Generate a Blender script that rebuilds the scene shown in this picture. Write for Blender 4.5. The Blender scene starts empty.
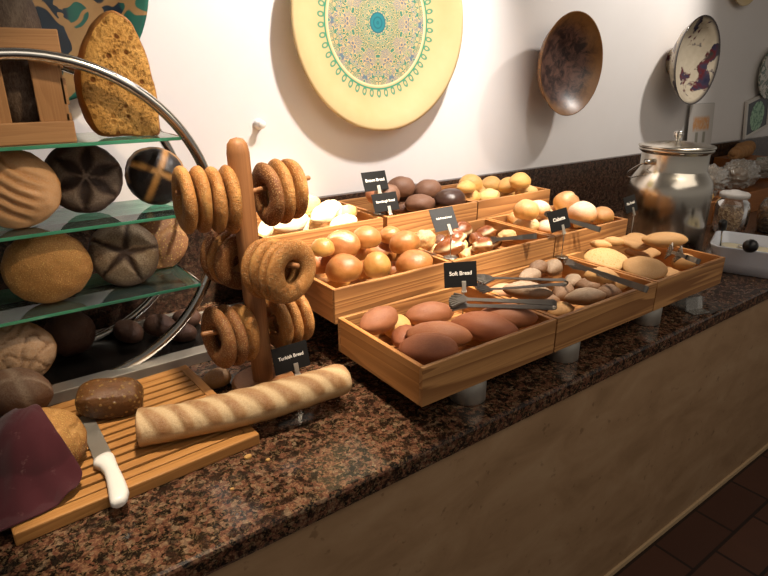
import bpy, bmesh, math, random
from mathutils import Vector, Matrix, Euler, noise
PI = math.pi
SC = bpy.context.scene
COL = SC.collection
random.seed(7)
CT = 0.9            # counter top height

# ------------------------------------------------------------------ helpers
def lin(h):
    h = h.lstrip('#')
    return tuple((c/12.92 if c <= .04045 else ((c+.055)/1.055)**2.4) for c in (int(h[i:i+2], 16)/255 for i in (0, 2, 4))) + (1,)

def mesh_obj(name, verts, faces, mat=None, parent=None, smooth=True, attrs=None):
    me = bpy.data.meshes.new(name)
    me.from_pydata([tuple(v) for v in verts], [], faces)
    me.update()
    if smooth:
        me.polygons.foreach_set('use_smooth', [True]*len(me.polygons))
    if attrs:
        for k, vals in attrs.items():
            a = me.attributes.new(k, 'FLOAT', 'POINT')
            a.data.foreach_set('value', vals)
    o = bpy.data.objects.new(name, me)
    COL.objects.link(o)
    if mat is not None:
        for m in (mat if isinstance(mat, (list, tuple)) else [mat]):
            me.materials.append(m)
    if parent: o.parent = parent
    return o

def bm_obj(name, bm, mat=None, parent=None, smooth=False):
    me = bpy.data.meshes.new(name)
    bmesh.ops.recalc_face_normals(bm, faces=bm.faces[:])
    bm.to_mesh(me); bm.free()
    if smooth:
        me.polygons.foreach_set('use_smooth', [True]*len(me.polygons))
    o = bpy.data.objects.new(name, me)
    COL.objects.link(o)
    if mat is not None:
        for m in (mat if isinstance(mat, (list, tuple)) else [mat]):
            me.materials.append(m)
    if parent: o.parent = parent
    return o

def add_box(bm, x0, x1, y0, y1, z0, z1, bev=0.0, seg=2):
    vs = [bm.verts.new(p) for p in ((x0,y0,z0),(x1,y0,z0),(x1,y1,z0),(x0,y1,z0),(x0,y0,z1),(x1,y0,z1),(x1,y1,z1),(x0,y1,z1))]
    fs = [bm.faces.new([vs[i] for i in f]) for f in ((3,2,1,0),(4,5,6,7),(0,1,5,4),(1,2,6,5),(2,3,7,6),(3,0,4,7))]
    if bev > 0:
        es = {e for f in fs for e in f.edges}
        bmesh.ops.bevel(bm, geom=list(es), offset=bev, segments=seg, affect='EDGES', profile=.6)

def box(name, x0, x1, y0, y1, z0, z1, mat, parent=None, bev=.002):
    bm = bmesh.new(); add_box(bm, x0, x1, y0, y1, z0, z1, bev)
    return bm_obj(name, bm, mat, parent)

def add_tube(bm, pts, r, seg=12, cap=True, closed=False):
    """tube along a polyline; r a number or a list"""
    pts = [Vector(p) for p in pts]; n = len(pts)
    rs = r if isinstance(r, (list, tuple)) else [r]*n
    rings = []; prev = None
    for i, p in enumerate(pts):
        if closed: t = (pts[(i+1) % n]-pts[i-1]).normalized()
        else: t = (pts[min(i+1, n-1)]-pts[max(i-1, 0)]).normalized()
        if prev is None:
            up = Vector((0,0,1)) if abs(t.z) < .9 else Vector((1,0,0))
            u = t.cross(up).normalized()
        else:
            u = (prev - t*prev.dot(t)).normalized()
        v = t.cross(u); prev = u
        rings.append([bm.verts.new(p + (u*math.cos(a)+v*math.sin(a))*rs[i]) for a in (2*PI*k/seg for k in range(seg))])
    for i in range(n if closed else n-1):
        a, b = rings[i], rings[(i+1) % n]
        for k in range(seg):
            bm.faces.new((a[k], a[(k+1) % seg], b[(k+1) % seg], b[k]))
    if cap and not closed:
        bm.faces.new(rings[0][::-1]); bm.faces.new(rings[-1])

def tube(name, pts, r, mat, parent=None, seg=12, closed=False):
    bm = bmesh.new(); add_tube(bm, pts, r, seg, True, closed)
    return bm_obj(name, bm, mat, parent, True)

def add_lathe(bm, prof, seg=48, caps=(False, False)):
    rings = []
    for r, z in prof:
        if r < 1e-6: rings.append([bm.verts.new((0,0,z))])
        else: rings.append([bm.verts.new((r*math.cos(2*PI*k/seg), r*math.sin(2*PI*k/seg), z)) for k in range(seg)])
    for a, b in zip(rings, rings[1:]):
        for k in range(seg):
            k2 = (k+1) % seg
            if len(a) == 1 and len(b) == 1: continue
            if len(a) == 1: bm.faces.new((a[0], b[k2], b[k]))
            elif len(b) == 1: bm.faces.new((a[k], a[k2], b[0]))
            else: bm.faces.new((a[k], a[k2], b[k2], b[k]))
    if caps[0] and len(rings[0]) > 1: bm.faces.new(rings[0][::-1])
    if caps[1] and len(rings[-1]) > 1: bm.faces.new(rings[-1])

def lathe(name, prof, mat, parent=None, seg=48, caps=(False, False), smooth=True, auto=None):
    bm = bmesh.new(); add_lathe(bm, prof, seg, caps)
    o = bm_obj(name, bm, mat, parent, smooth)
    if auto: sharp(o, auto)
    return o

def sharp(o, deg):
    me = o.data
    bm = bmesh.new(); bm.from_mesh(me)
    for e in bm.edges:
        if len(e.link_faces) == 2 and e.calc_face_angle(0) > math.radians(deg): e.smooth = False
    bm.to_mesh(me); bm.free()

def thing(name, label, cat, loc=(0,0,0), rot=(0,0,0), group=None):
    o = bpy.data.objects.new(name, None); COL.objects.link(o)
    o.empty_display_size = .05
    o.location = loc; o.rotation_euler = rot
    return tag(o, label, cat, group)

def tag(o, label, cat, group=None, kind=None):
    o['label'] = label; o['category'] = cat
    if group: o['group'] = group
    if kind: o['kind'] = kind
    return o

def struct(o):
    o['kind'] = 'structure'
    return o

def copy_tree(src, parent=None):
    c = src.copy(); COL.objects.link(c)
    if parent: c.parent = parent
    for ch in list(src.children): copy_tree(ch, c)
    return c

_ico = {}
def ico(sub):
    if sub not in _ico:
        bm = bmesh.new(); bmesh.ops.create_icosphere(bm, subdivisions=sub, radius=1)
        bm.verts.ensure_lookup_table()
        _ico[sub] = ([v.co.copy() for v in bm.verts], [tuple(v.index for v in f.verts) for f in bm.faces]); bm.free()
    return _ico[sub]

def nz(p, s, seed): return noise.noise(Vector((p.x*s+seed*7.3, p.y*s-seed*3.1, p.z*s+seed*1.7)))
def gauss(x, w): return math.exp(-(x/w)**2)
def clamp(x, a=0., b=1.): return max(a, min(b, x))

# ------------------------------------------------------------------ materials
class NT:
    def __init__(s, name):
        s.m = bpy.data.materials.new(name); s.m.use_nodes = True
        s.t = s.m.node_tree; s.t.nodes.clear()
        s.out = s.n('ShaderNodeOutputMaterial')
    def n(s, typ, ins=None, **kw):
        nd = s.t.nodes.new(typ)
        for k, v in kw.items(): setattr(nd, k, v)
        for k, v in (ins or {}).items(): s.set(nd, k, v)
        return nd
    def set(s, nd, k, v):
        sk = nd.inputs[k]
        if hasattr(v, 'is_output') or hasattr(v, 'links'): s.t.links.new(v, sk)
        else: sk.default_value = v
    def math(s, op, a, b=0., c=0.):
        nd = s.n('ShaderNodeMath', operation=op)
        for i, v in enumerate((a, b, c)): s.set(nd, i, v)
        return nd.outputs[0]
    def mix(s, f, a, b, mode='MIX'):
        nd = s.n('ShaderNodeMix', data_type='RGBA', blend_type=mode)
        s.set(nd, 0, f); s.set(nd, 6, a); s.set(nd, 7, b)
        return nd.outputs[2]
    def ramp(s, f, stops, interp='LINEAR'):
        nd = s.n('ShaderNodeValToRGB'); cr = nd.color_ramp; cr.interpolation = interp
        while len(cr.elements) < len(stops): cr.elements.new(.5)
        for e, (p, c) in zip(cr.elements, stops):
            e.position = p; e.color = c if isinstance(c, tuple) else (lin(c) if isinstance(c, str) else (c, c, c, 1))
        s.set(nd, 0, f)
        return nd.outputs[0]
    def map(s, v, scale=(1,1,1), loc=(0,0,0), rot=(0,0,0)):
        nd = s.n('ShaderNodeMapping'); s.set(nd, 0, v)
        nd.inputs['Scale'].default_value = scale; nd.inputs['Location'].default_value = loc; nd.inputs['Rotation'].default_value = rot
        return nd.outputs[0]
    def coord(s, w='Object', rnd=False):
        c = s.n('ShaderNodeTexCoord').outputs[w]
        if rnd:
            oi = s.n('ShaderNodeObjectInfo').outputs['Random']
            sc = s.math('MULTIPLY', oi, 37.)
            va = s.n('ShaderNodeVectorMath', operation='ADD'); s.set(va, 0, c); s.set(va, 1, sc)
            return va.outputs[0]
        return c
    def noise(s, v, scale, detail=4., rough=.55, dist=0., out=0):
        nd = s.n('ShaderNodeTexNoise', {'Scale': scale, 'Detail': detail, 'Roughness': rough, 'Distortion': dist}); s.set(nd, 'Vector', v)
        return nd.outputs[out]
    def voro(s, v, scale, feature='F1', out='Distance', rand=1.):
        nd = s.n('ShaderNodeTexVoronoi', feature=feature); s.set(nd, 'Vector', v); nd.inputs['Scale'].default_value = scale; nd.inputs['Randomness'].default_value = rand
        return nd.outputs[out]
    def attr(s, name):
        return s.n('ShaderNodeAttribute', attribute_name=name).outputs['Fac']
    def bump(s, h, strength=.3, dist=.002, normal=None):
        nd = s.n('ShaderNodeBump', {'Strength': strength, 'Distance': dist}); s.set(nd, 'Height', h)
        if normal is not None: s.set(nd, 'Normal', normal)
        return nd.outputs[0]
    def sep(s, v):
        nd = s.n('ShaderNodeSeparateXYZ'); s.set(nd, 0, v); return nd.outputs
    def bsdf(s, color, rough=.5, metal=0., spec=.5, normal=None, **kw):
        nd = s.n('ShaderNodeBsdfPrincipled')
        s.set(nd, 'Base Color', color); s.set(nd, 'Roughness', rough); s.set(nd, 'Metallic', metal); s.set(nd, 'Specular IOR Level', spec)
        if normal is not None: s.set(nd, 'Normal', normal)
        for k, v in kw.items(): s.set(nd, k.replace('_', ' '), v)
        s.t.links.new(nd.outputs[0], s.out.inputs[0])
        return nd

def plain(name, hexc, rough=.5, metal=0., spec=.5, var=.0, bump=0., **kw):
    t = NT(name); c = t.coord('Object', True)
    col = lin(hexc)
    n = t.noise(c, 14., 5.)
    dark = tuple(x*(1-var) for x in col[:3])+(1,)
    colr = t.mix(n, dark, col)
    nrm = t.bump(t.noise(c, 120., 3.), bump, .001) if bump else None
    rr = t.math('MULTIPLY_ADD', n, .12, rough-.06)
    t.bsdf(colr, rr, metal, spec, nrm, **kw)
    return t.m

def bread(name, top, mid, low, dust=0., score='#d9a768', rough=.55, spec=.35, scale=1., seeds=0., mott=.5, bumps=.35, scoredust='#d8cbbb', local=True, seedcol='#d9b36a'):
    """crust: darker on top, paler towards the base; mottled; flour where the noise allows it; 'score' and 'dust' come from the mesh"""
    t = NT(name)
    g = t.sep(t.coord('Generated'))[2]
    c = t.coord('Object', True)
    base = t.ramp(g, [(.02, low), (.34, mid), (.72, top)])
    n1 = t.noise(c, 3.2*scale, 5., .6)
    n2 = t.noise(c, 16*scale, 4., .6)
    base = t.mix(t.math('MULTIPLY', t.ramp(n1, [(.35, 0.), (.7, 1.)]), mott), base, t.mix(.55, base, lin(low)))
    base = t.mix(t.math('MULTIPLY', t.ramp(n2, [(.4, 0.), (.75, 1.)]), mott*.55), base, tuple(x*.45 for x in lin(top)[:3])+(1,))
    base = t.mix(t.attr('score'), base, t.mix(t.math('MULTIPLY', n2, .3), lin(score), lin(mid)))
    n3 = t.noise(c, 30*scale, 6., .75)
    df = t.math('MULTIPLY', t.math('MULTIPLY', t.ramp(n3, [(.36, 0.), (.62, 1.)]), t.ramp(g, [(.35, 0.), (.8, 1.)])), dust)
    df = t.math('MAXIMUM', df, t.math('MULTIPLY', t.attr('dust'), t.ramp(n3, [(.3, .15), (.6, 1.)])))
    base = t.mix(df, base, lin(scoredust))
    n4 = t.noise(c, 75*scale, 3., .7)
    base = t.mix(t.math('MULTIPLY', t.ramp(n4, [(.52, 0.), (.68, 1.)]), .28), base, tuple(x*.5 for x in lin(mid)[:3])+(1,))
    h = t.math('ADD', t.math('ADD', t.math('MULTIPLY', n2, .8), t.math('MULTIPLY', n3, .5)), t.math('MULTIPLY', n4, .35))
    if seeds:
        d = t.voro(c, seeds)
        sd = t.ramp(d, [(.22, 1.), (.34, 0.)])
        pick = t.ramp(t.noise(c, 5*scale, 3.), [(.3, 0.35), (.55, 1.)])
        base = t.mix(t.math('MULTIPLY', sd, pick), base, lin(seedcol))
        h = t.math('ADD', h, t.math('MULTIPLY', sd, .7))
    nrm = t.bump(h, bumps, .004)
    t.bsdf(base, t.math('MULTIPLY_ADD', df, .3, rough), 0., spec, nrm)
    return t.m

def wood(name, axis, light, dark, ring=26., rough=.42, contrast=1.):
    """grain running along the given axis of the object"""
    t = NT(name); c = t.coord('Object', True)
    s = [1., 1., 1.]; k = 'xyz'.index(axis); s[k] = .035
    p = t.map(c, tuple(s))
    warp = t.noise(p, 9., 2., .5, out=1)
    va = t.n('ShaderNodeVectorMath', operation='MULTIPLY_ADD'); t.set(va, 0, warp); va.inputs[1].default_value = (.05,)*3; t.set(va, 2, p)
    rings = t.noise(va.outputs[0], ring, 1.5, .4)
    saw = t.math('FRACT', t.math('MULTIPLY', rings, 11.))
    g = t.ramp(saw, [(0., 1.), (.25, .75), (.7, .2), (.93, .0), (1., .9)])
    fine = t.noise(t.map(c, tuple(1. if i != k else .02 for i in range(3))), 420., 3., .6)
    blot = t.noise(p, 5., 3.)
    L, D = lin(light), lin(dark)
    col = t.mix(t.math('MULTIPLY', t.math('SUBTRACT', 1., g), .75*contrast), L, D)
    col = t.mix(t.math('MULTIPLY', t.ramp(fine, [(.45, 0.), (.7, 1.)]), .35), col, D)
    col = t.mix(t.math('MULTIPLY', blot, .4), col, t.mix(.5, L, D))
    t.bsdf(col, t.math('MULTIPLY_ADD', fine, .15, rough-.06), 0., .4, t.bump(t.math('ADD', fine, g), .12, .0006))
    return t.m

def metal(name, hexc='#b9b6b0', rough=.22, brushed=0.):
    t = NT(name); c = t.coord('Object')
    n = t.noise(t.map(c, (1,1,40) if brushed else (1,1,1)), 30., 4.)
    t.bsdf(t.mix(t.math('MULTIPLY', n, .35), lin(hexc), tuple(x*.7 for x in lin(hexc)[:3])+(1,)), t.math('MULTIPLY_ADD', n, .16, rough-.06), 1., .5, t.bump(n, .04, .001))
    return t.m

def glassy(name, hexc, alpha=.2, rough=.08, spec=.5):
    """thin clear film or pane: mostly see-through with a sharp sheen"""
    t = NT(name)
    fr = t.n('ShaderNodeFresnel', {'IOR': 1.45}).outputs[0]
    tr = t.n('ShaderNodeBsdfTransparent', {'Color': (.96,.97,.96,1)})
    gl = t.n('ShaderNodeBsdfGlossy', {'Color': (1,1,1,1), 'Roughness': rough})
    df = t.n('ShaderNodeBsdfDiffuse', {'Color': lin(hexc)})
    m1 = t.n('ShaderNodeMixShader', {0: alpha}); t.set(m1, 1, tr.outputs[0]); t.set(m1, 2, df.outputs[0])
    m2 = t.n('ShaderNodeMixShader'); t.set(m2, 0, t.math('MULTIPLY', fr, spec*2)); t.set(m2, 1, m1.outputs[0]); t.set(m2, 2, gl.outputs[0])
    t.t.links.new(m2.outputs[0], t.out.inputs[0])
    return t.m

def granite(name, dark=.0, rough=.13, bright=1.):
    t = NT(name); c = t.coord('Object')
    w = t.noise(c, 60., 3., out=1)
    va = t.n('ShaderNodeVectorMath', operation='MULTIPLY_ADD'); t.set(va, 0, w); va.inputs[1].default_value = (.014,)*3; t.set(va, 2, c)
    v1 = t.sep(t.voro(va.outputs[0], 125., out='Color'))[0]
    v2 = t.voro(va.outputs[0], 60.)
    v3 = t.sep(t.voro(va.outputs[0], 330., out='Color'))[1]
    col = t.ramp(v1, [(.0, '#0d0a08'), (.30, '#1c140d'), (.42, '#4c2d20'), (.62, '#683f30'), (.82, '#714b3a'), (1., '#7f6a55')])
    fine = t.ramp(v3, [(.0, '#0b0907'), (.45, '#3f2d20'), (1., '#a08460')])
    col = t.mix(.33, col, fine)
    blk = t.ramp(t.noise(c, 42., 4., .65), [(.50, 0.), (.60, 1.)])
    col = t.mix(t.math('MULTIPLY', blk, .82), col, lin('#0f0b0a'))
    if dark: col = t.mix(dark, col, lin('#332823'))
    t.bsdf(col, rough, 0., .5, t.bump(t.noise(c, 200., 2.), .02, .0005))
    return t.m

M = {}
M['tray_x'] = wood('oiled_wood_lengthwise', 'x', '#c7935c', '#754928', ring=17., contrast=1.2)
M['tray_y'] = wood('oiled_wood_crosswise', 'y', '#c58a50', '#8a5628', ring=17., contrast=.9)
M['board'] = wood('chopping_board_wood', 'x', '#bf8a4e', '#8d5a2a', contrast=.7)
M['board_y'] = wood('chopping_board_end_wood', 'y', '#b98449', '#8a5628', contrast=.7)
M['stand_wood'] = wood('turned_stand_wood', 'z', '#a8754a', '#7a4d2c', contrast=.6, rough=.5)
M['crate_x'] = wood('crate_wood', 'x', '#b78a5c', '#8a5f39', contrast=.5, rough=.6)
M['crate_z'] = wood('crate_upright_wood', 'z', '#b48657', '#875c36', contrast=.5, rough=.6)
M['bin_wood'] = wood('bin_wood', 'x', '#a86a35', '#7b471f', contrast=.6, rough=.5)
M['steel'] = metal('polished_steel', '#c4c0b8', .2)
M['chrome'] = metal('chromed_tube', '#d5d1ca', .12)
M['can_steel'] = metal('brushed_can_steel', '#d6cfc2', .2, 1.)
M['dark_steel'] = metal('dull_steel', '#8f8a82', .3)
M['tong_steel'] = metal('used_tong_steel', '#837d76', .36)
M['rim_steel'] = metal('brushed_rim_steel', '#c9c3b8', .48)
M['black_card'] = plain('black_card', '#121111', .5, 0, .3, .2)
M['grey_card'] = plain('sheeny_card', '#38393b', .3, 0, .6, .1)
M['white_print'] = plain('white_print', '#efeae2', .6)
M['white_plastic'] = plain('white_plastic', '#eeeae4', .35, 0, .5, .05)
M['black_plastic'] = plain('black_plastic', '#141313', .35, 0, .5, .1)
M['black_tray'] = plain('black_base_sheet', '#15120f', .25, 0, .5, .3)
M['gran'] = granite('red_brown_granite')
M['gran_back'] = granite('dark_granite_splashback', .6, .25)
M['glass'] = glassy('clear_shelf_glass', '#9db8a8', .10, .03)
M['film'] = glassy('clear_plastic_film', '#b8ad9d', .40, .12, 1.)
M['acrylic'] = glassy('clear_acrylic', '#c0bab0', .3, .08, .7)
M['jar_glass'] = glassy('jar_glass', '#c9c2b6', .12, .05, .7)
t = NT('green_glass_edge')
t.bsdf(t.mix(t.noise(t.coord(), 8.), lin('#2f8f6a'), lin('#6fc9a0')), .1, 0, .6, None, Transmission_Weight=.35)
M['glass_edge'] = t.m

def wall_mat():
    t = NT('white_plaster'); c = t.coord('Object')
    n = t.noise(c, 2.2, 5., .6); f = t.noise(c, 90., 4.)
    t.bsdf(t.mix(n, lin('#e9e3de'), lin('#f3efec')), .75, 0, .25, t.bump(t.math('ADD', f, n), .08, .002))
    return t.m
M['wall'] = wall_mat()
def panel_mat():
    t = NT('beige_stone_panel'); c = t.coord('Object')
    n = t.noise(t.map(c, (1,1,2.2)), 4., 6., .62, .6); n2 = t.noise(c, 26., 5., .6)
    col = t.ramp(n, [(.3, '#937556'), (.5, '#a68665'), (.72, '#b29473')])
    col = t.mix(t.math('MULTIPLY', n2, .3), col, lin('#8a6a4a'))
    pit = t.ramp(t.noise(c, 34., 3., .5), [(.66, 0.), (.73, 1.)])
    col = t.mix(t.math('MULTIPLY', pit, .45), col, lin('#5e452c'))
    sp = t.ramp(t.voro(c, 4.3), [(.018, 1.), (.03, 0.)])
    col = t.mix(t.math('MULTIPLY', sp, .8), col, lin('#3a2a1c'))
    t.bsdf(col, .48, 0, .35, t.bump(t.math('SUBTRACT', n2, pit), .12, .002))
    return t.m
M['panel'] = panel_mat()
def floor_mat():
    t = NT('terracotta_floor'); c = t.coord('Object')
    b = t.n('ShaderNodeTexBrick', {'Scale': 1., 'Mortar Size': .006, 'Brick Width': .30, 'Row Height': .15, 'Color1': lin('#5b3a2b'), 'Color2': lin('#4a2d22'), 'Mortar': lin('#1c120d')}); t.set(b, 'Vector', c)
    n = t.noise(c, 7., 5., .6)
    t.bsdf(t.mix(t.math('MULTIPLY', n, .5), b.outputs[0], lin('#38221a')), .45, 0, .4, t.bump(b.outputs[1], -.3, .003))
    return t.m
M['floor'] = floor_mat()

def sesame_mat(name, a, b, low):
    t = NT(name); c = t.coord('Object', True)
    n = t.noise(c, 22., 5., .6)
    col = t.ramp(n, [(.3, a), (.55, b), (.75, low)])
    d = t.voro(c, 330.)
    sd = t.ramp(d, [(.3, 1.), (.5, 0.)])
    pk = t.ramp(t.sep(t.voro(c, 330., out='Color'))[0], [(.35, 0.), (.5, 1.)])
    sd = t.math('MULTIPLY', sd, pk)
    col = t.mix(t.math('MULTIPLY', sd, .55), col, lin('#d6b27a'))
    t.bsdf(col, .55, 0, .3, t.bump(t.math('ADD', sd, t.math('ADD', n, t.noise(c, 90., 4., .7))), .8, .004))
    return t.m
M['sesame'] = sesame_mat('sesame_crust', '#8f5c2e', '#b27a42', '#c69756')
M['sesame_dark'] = sesame_mat('dark_sesame_crust', '#6a3d22', '#865630', '#9c6c3f')

# breads in unit coordinates (scaled per roll)
M['soft_a'] = bread('soft_roll_crust', '#95583a', '#9f6340', '#c68b52', .12, mott=.3, bumps=.3, local=False, rough=.5)
M['soft_b'] = bread('soft_roll_dark_crust', '#8c4f34', '#97583a', '#b97d49', .05, mott=.3, bumps=.3, local=False, rough=.5)
M['soft_c'] = bread('soft_roll_pale_crust', '#d3a05a', '#d9a963', '#e3bf80', .1, mott=.3, bumps=.22, local=False)
M['soft_d'] = bread('soft_roll_pink_crust', '#b98561', '#b47b55', '#d0a06c', .35, mott=.3, bumps=.22, local=False)
M['rustic_a'] = bread('rustic_floury_crust', '#7d5a3a', '#7b5533', '#946c44', .7, mott=.5, bumps=.3, local=False)
M['rustic_b'] = bread('rustic_brown_crust', '#6f4627', '#7a512f', '#94693f', .35, mott=.6, bumps=.35, local=False)
M['flat_a'] = bread('flatbread_crust', '#bb8b52', '#c2935a', '#cba269', .25, mott=.35, bumps=.18, local=False, rough=.65)
M['flat_b'] = bread('flatbread_spotted_crust', '#bd9055', '#c4985e', '#cca56c', .3, mott=.3, bumps=.2, local=False, seeds=9., seedcol='#8f8246', rough=.65)
M['gold_a'] = bread('golden_roll_crust', '#a9652e', '#b9783a', '#dcae6a', .08, mott=.35, bumps=.16, local=False, rough=.35, spec=.5, score='#f3dba6')
M['gold_b'] = bread('brown_golden_crust', '#9c5a30', '#ab6a37', '#cf9a5c', .1, mott=.3, bumps=.16, local=False, rough=.4, spec=.45)
M['gold_c'] = bread('bright_golden_crust', '#c4853c', '#d09a4c', '#e8c888', .08, mott=.25, bumps=.16, local=False, rough=.33, spec=.5)
M['pretz'] = bread('pretzel_glaze', '#70361a', '#7d4221', '#a9753f', .0, mott=.5, bumps=.2, local=False, rough=.22, spec=.6, score='#efdcb0')
M['pretz_d'] = bread('dark_pretzel_glaze', '#4c2412', '#592d16', '#8a5a30', .1, mott=.5, bumps=.2, local=False, rough=.22, spec=.6, score='#e4cda0')
M['pastry_pale'] = bread('pale_pastry', '#d2a262', '#dbb074', '#ecd3a0', .2, mott=.5, bumps=.25, local=False)
M['seeded'] = bread('seeded_pastry', '#a97440', '#b58350', '#d4ac74', .5, mott=.5, bumps=.3, local=False, seeds=11.)
M['flour_a'] = bread('floured_crust', '#b87c4a', '#c4874a', '#dbb173', 1., mott=.3, bumps=.3, local=False, scoredust='#eee3d6')
M['flour_b'] = bread('golden_floured_crust', '#c98337', '#d59a4b', '#ecc887', .3, mott=.3, bumps=.22, local=False, rough=.4, score='#f0dba8', scoredust='#eee3d6')
M['flour_c'] = bread('pale_floured_crust', '#dcb673', '#e2c083', '#f0dcae', .5, mott=.3, bumps=.3, local=False, scoredust='#eee3d6')
M['white_a'] = bread('white_baguette_crust', '#f0d9a8', '#f2e0b8', '#f7ecd0', .6, mott=.2, bumps=.3, local=False, score='#e0b36a', scoredust='#f6efe4')
M['white_b'] = bread('yellow_baguette_crust', '#e3b863', '#e8c47a', '#f2dcab', .2, mott=.2, bumps=.3, local=False, score='#f3e2b5', scoredust='#f6efe4')
M['dark_a'] = bread('dark_roll_crust', '#5b3b2c', '#64422f', '#7d573c', .4, mott=.4, bumps=.2, local=False, scoredust='#8d715f')
M['dark_b'] = bread('reddish_roll_crust', '#8a4c2a', '#955832', '#b07645', .15, mott=.4, bumps=.2, local=False)
M['dark_c'] = bread('blackest_roll_crust', '#33201a', '#3d261e', '#5b3d2c', .0, mott=.4, bumps=.15, local=False, rough=.32, spec=.5)
M['yell_a'] = bread('yellow_roll_crust', '#c08d42', '#c99b52', '#dcba7c', .15, mott=.3, bumps=.3, local=False, rough=.5, score='#b98a3c')
M['yell_b'] = bread('cream_roll_crust', '#cfa45c', '#d6b06c', '#e6cc94', .3, mott=.3, bumps=.3, local=False, score='#b98a3c')
# hero breads (metres)
def hero(name, *a, **k):
    k.setdefault('scale', 9.); return bread(name, *a, **k)
M['boule_tan'] = hero('tan_boule_crust', '#c99358', '#c58d50', '#a87442', .25, score='#b57c40', mott=.3, bumps=.3)
M['boule_dark'] = hero('dark_boule_crust', '#4a3024', '#3f281d', '#5f4029', .03, score='#22140d', mott=.5, bumps=.7, scoredust='#978777')
M['boule_black'] = hero('black_boule_crust', '#1b1513', '#1d1614', '#4a2f1c', 0., score='#b98545', mott=.2, bumps=.3, rough=.4)
M['boule_corn'] = hero('cornmeal_boule_crust', '#b07a40', '#9c6830', '#7d4f26', .5, mott=.7, bumps=.9, seeds=260., scoredust='#d0a05a')
M['boule_star'] = hero('floured_star_boule_crust', '#5a3f29', '#4a3120', '#4a3220', .05, score='#2a190f', mott=.6, bumps=.9, scoredust='#a39178')
M['boule_brown'] = hero('brown_boule_crust', '#a86a30', '#9a5f2b', '#80501f', .2, score='#c38843', mott=.5, bumps=.4, seeds=120.)
M['boule_crack'] = hero('cracked_boule_crust', '#a97a45', '#a2723f', '#8a5c30', .3, score='#5e3d20', mott=.6, bumps=.5)
M['loaf_rye'] = hero('floured_rye_crust', '#6e4c36', '#61412e', '#4b3021', .35, score='#8d7a66', mott=.5, bumps=.4, scoredust='#a8937c')
M['chunk'] = hero('glazed_seeded_crust', '#6a4522', '#4d2f18', '#3c2414', .0, mott=.7, bumps=.6, rough=.25, spec=.55, seeds=85., seedcol='#8a6a38')
M['bag_crust'] = hero('baguette_crust', '#bd9a6c', '#b8915f', '#9a7549', .2, score='#7d4412', mott=.3, bumps=.45, scoredust='#dcc9a8')
M['crumb'] = hero('pale_crumb', '#b8935f', '#b58d58', '#ad8450', .1, mott=.3, bumps=.7)
t = NT('open_yellow_crumb'); c = t.coord('Object')
hole = t.math('MAXIMUM', t.ramp(t.voro(c, 48.), [(.2, 1.), (.38, 0.)]), t.ramp(t.noise(c, 150., 5., .7), [(.48, 0.), (.64, .75)]))
pick = t.ramp(t.sep(t.voro(c, 48., out='Color'))[0], [(.3, .5), (.5, 1.)])
hole = t.math('MULTIPLY', hole, pick)
colr = t.mix(hole, t.mix(t.noise(c, 28., 5.), lin('#c98d40'), lin('#e2b468')), lin('#6b3f12'))
t.bsdf(colr, .75, 0, .2, t.bump(t.math('SUBTRACT', t.noise(c, 190., 4.), hole), .9, .004))
M['open_crumb'] = t.m
t = NT('burgundy_cloth'); c = t.coord('Object')
wv = t.math('ADD', t.n('ShaderNodeTexWave', {'Scale': 330., 'Vector': c}).outputs[1], t.n('ShaderNodeTexWave', {'Scale': 330., 'Vector': c}, bands_direction='Y').outputs[1])
fl = t.ramp(t.noise(c, 46., 6., .7), [(.6, 0.), (.75, .35)])
t.bsdf(t.mix(fl, t.mix(t.noise(c, 9., 4.), lin('#36141a'), lin('#4a1c23')), lin('#9d7d78')), .85, 0, .15, t.bump(wv, .12, .0006), Sheen_Weight=.25)
M['cloth'] = t.m

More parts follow.
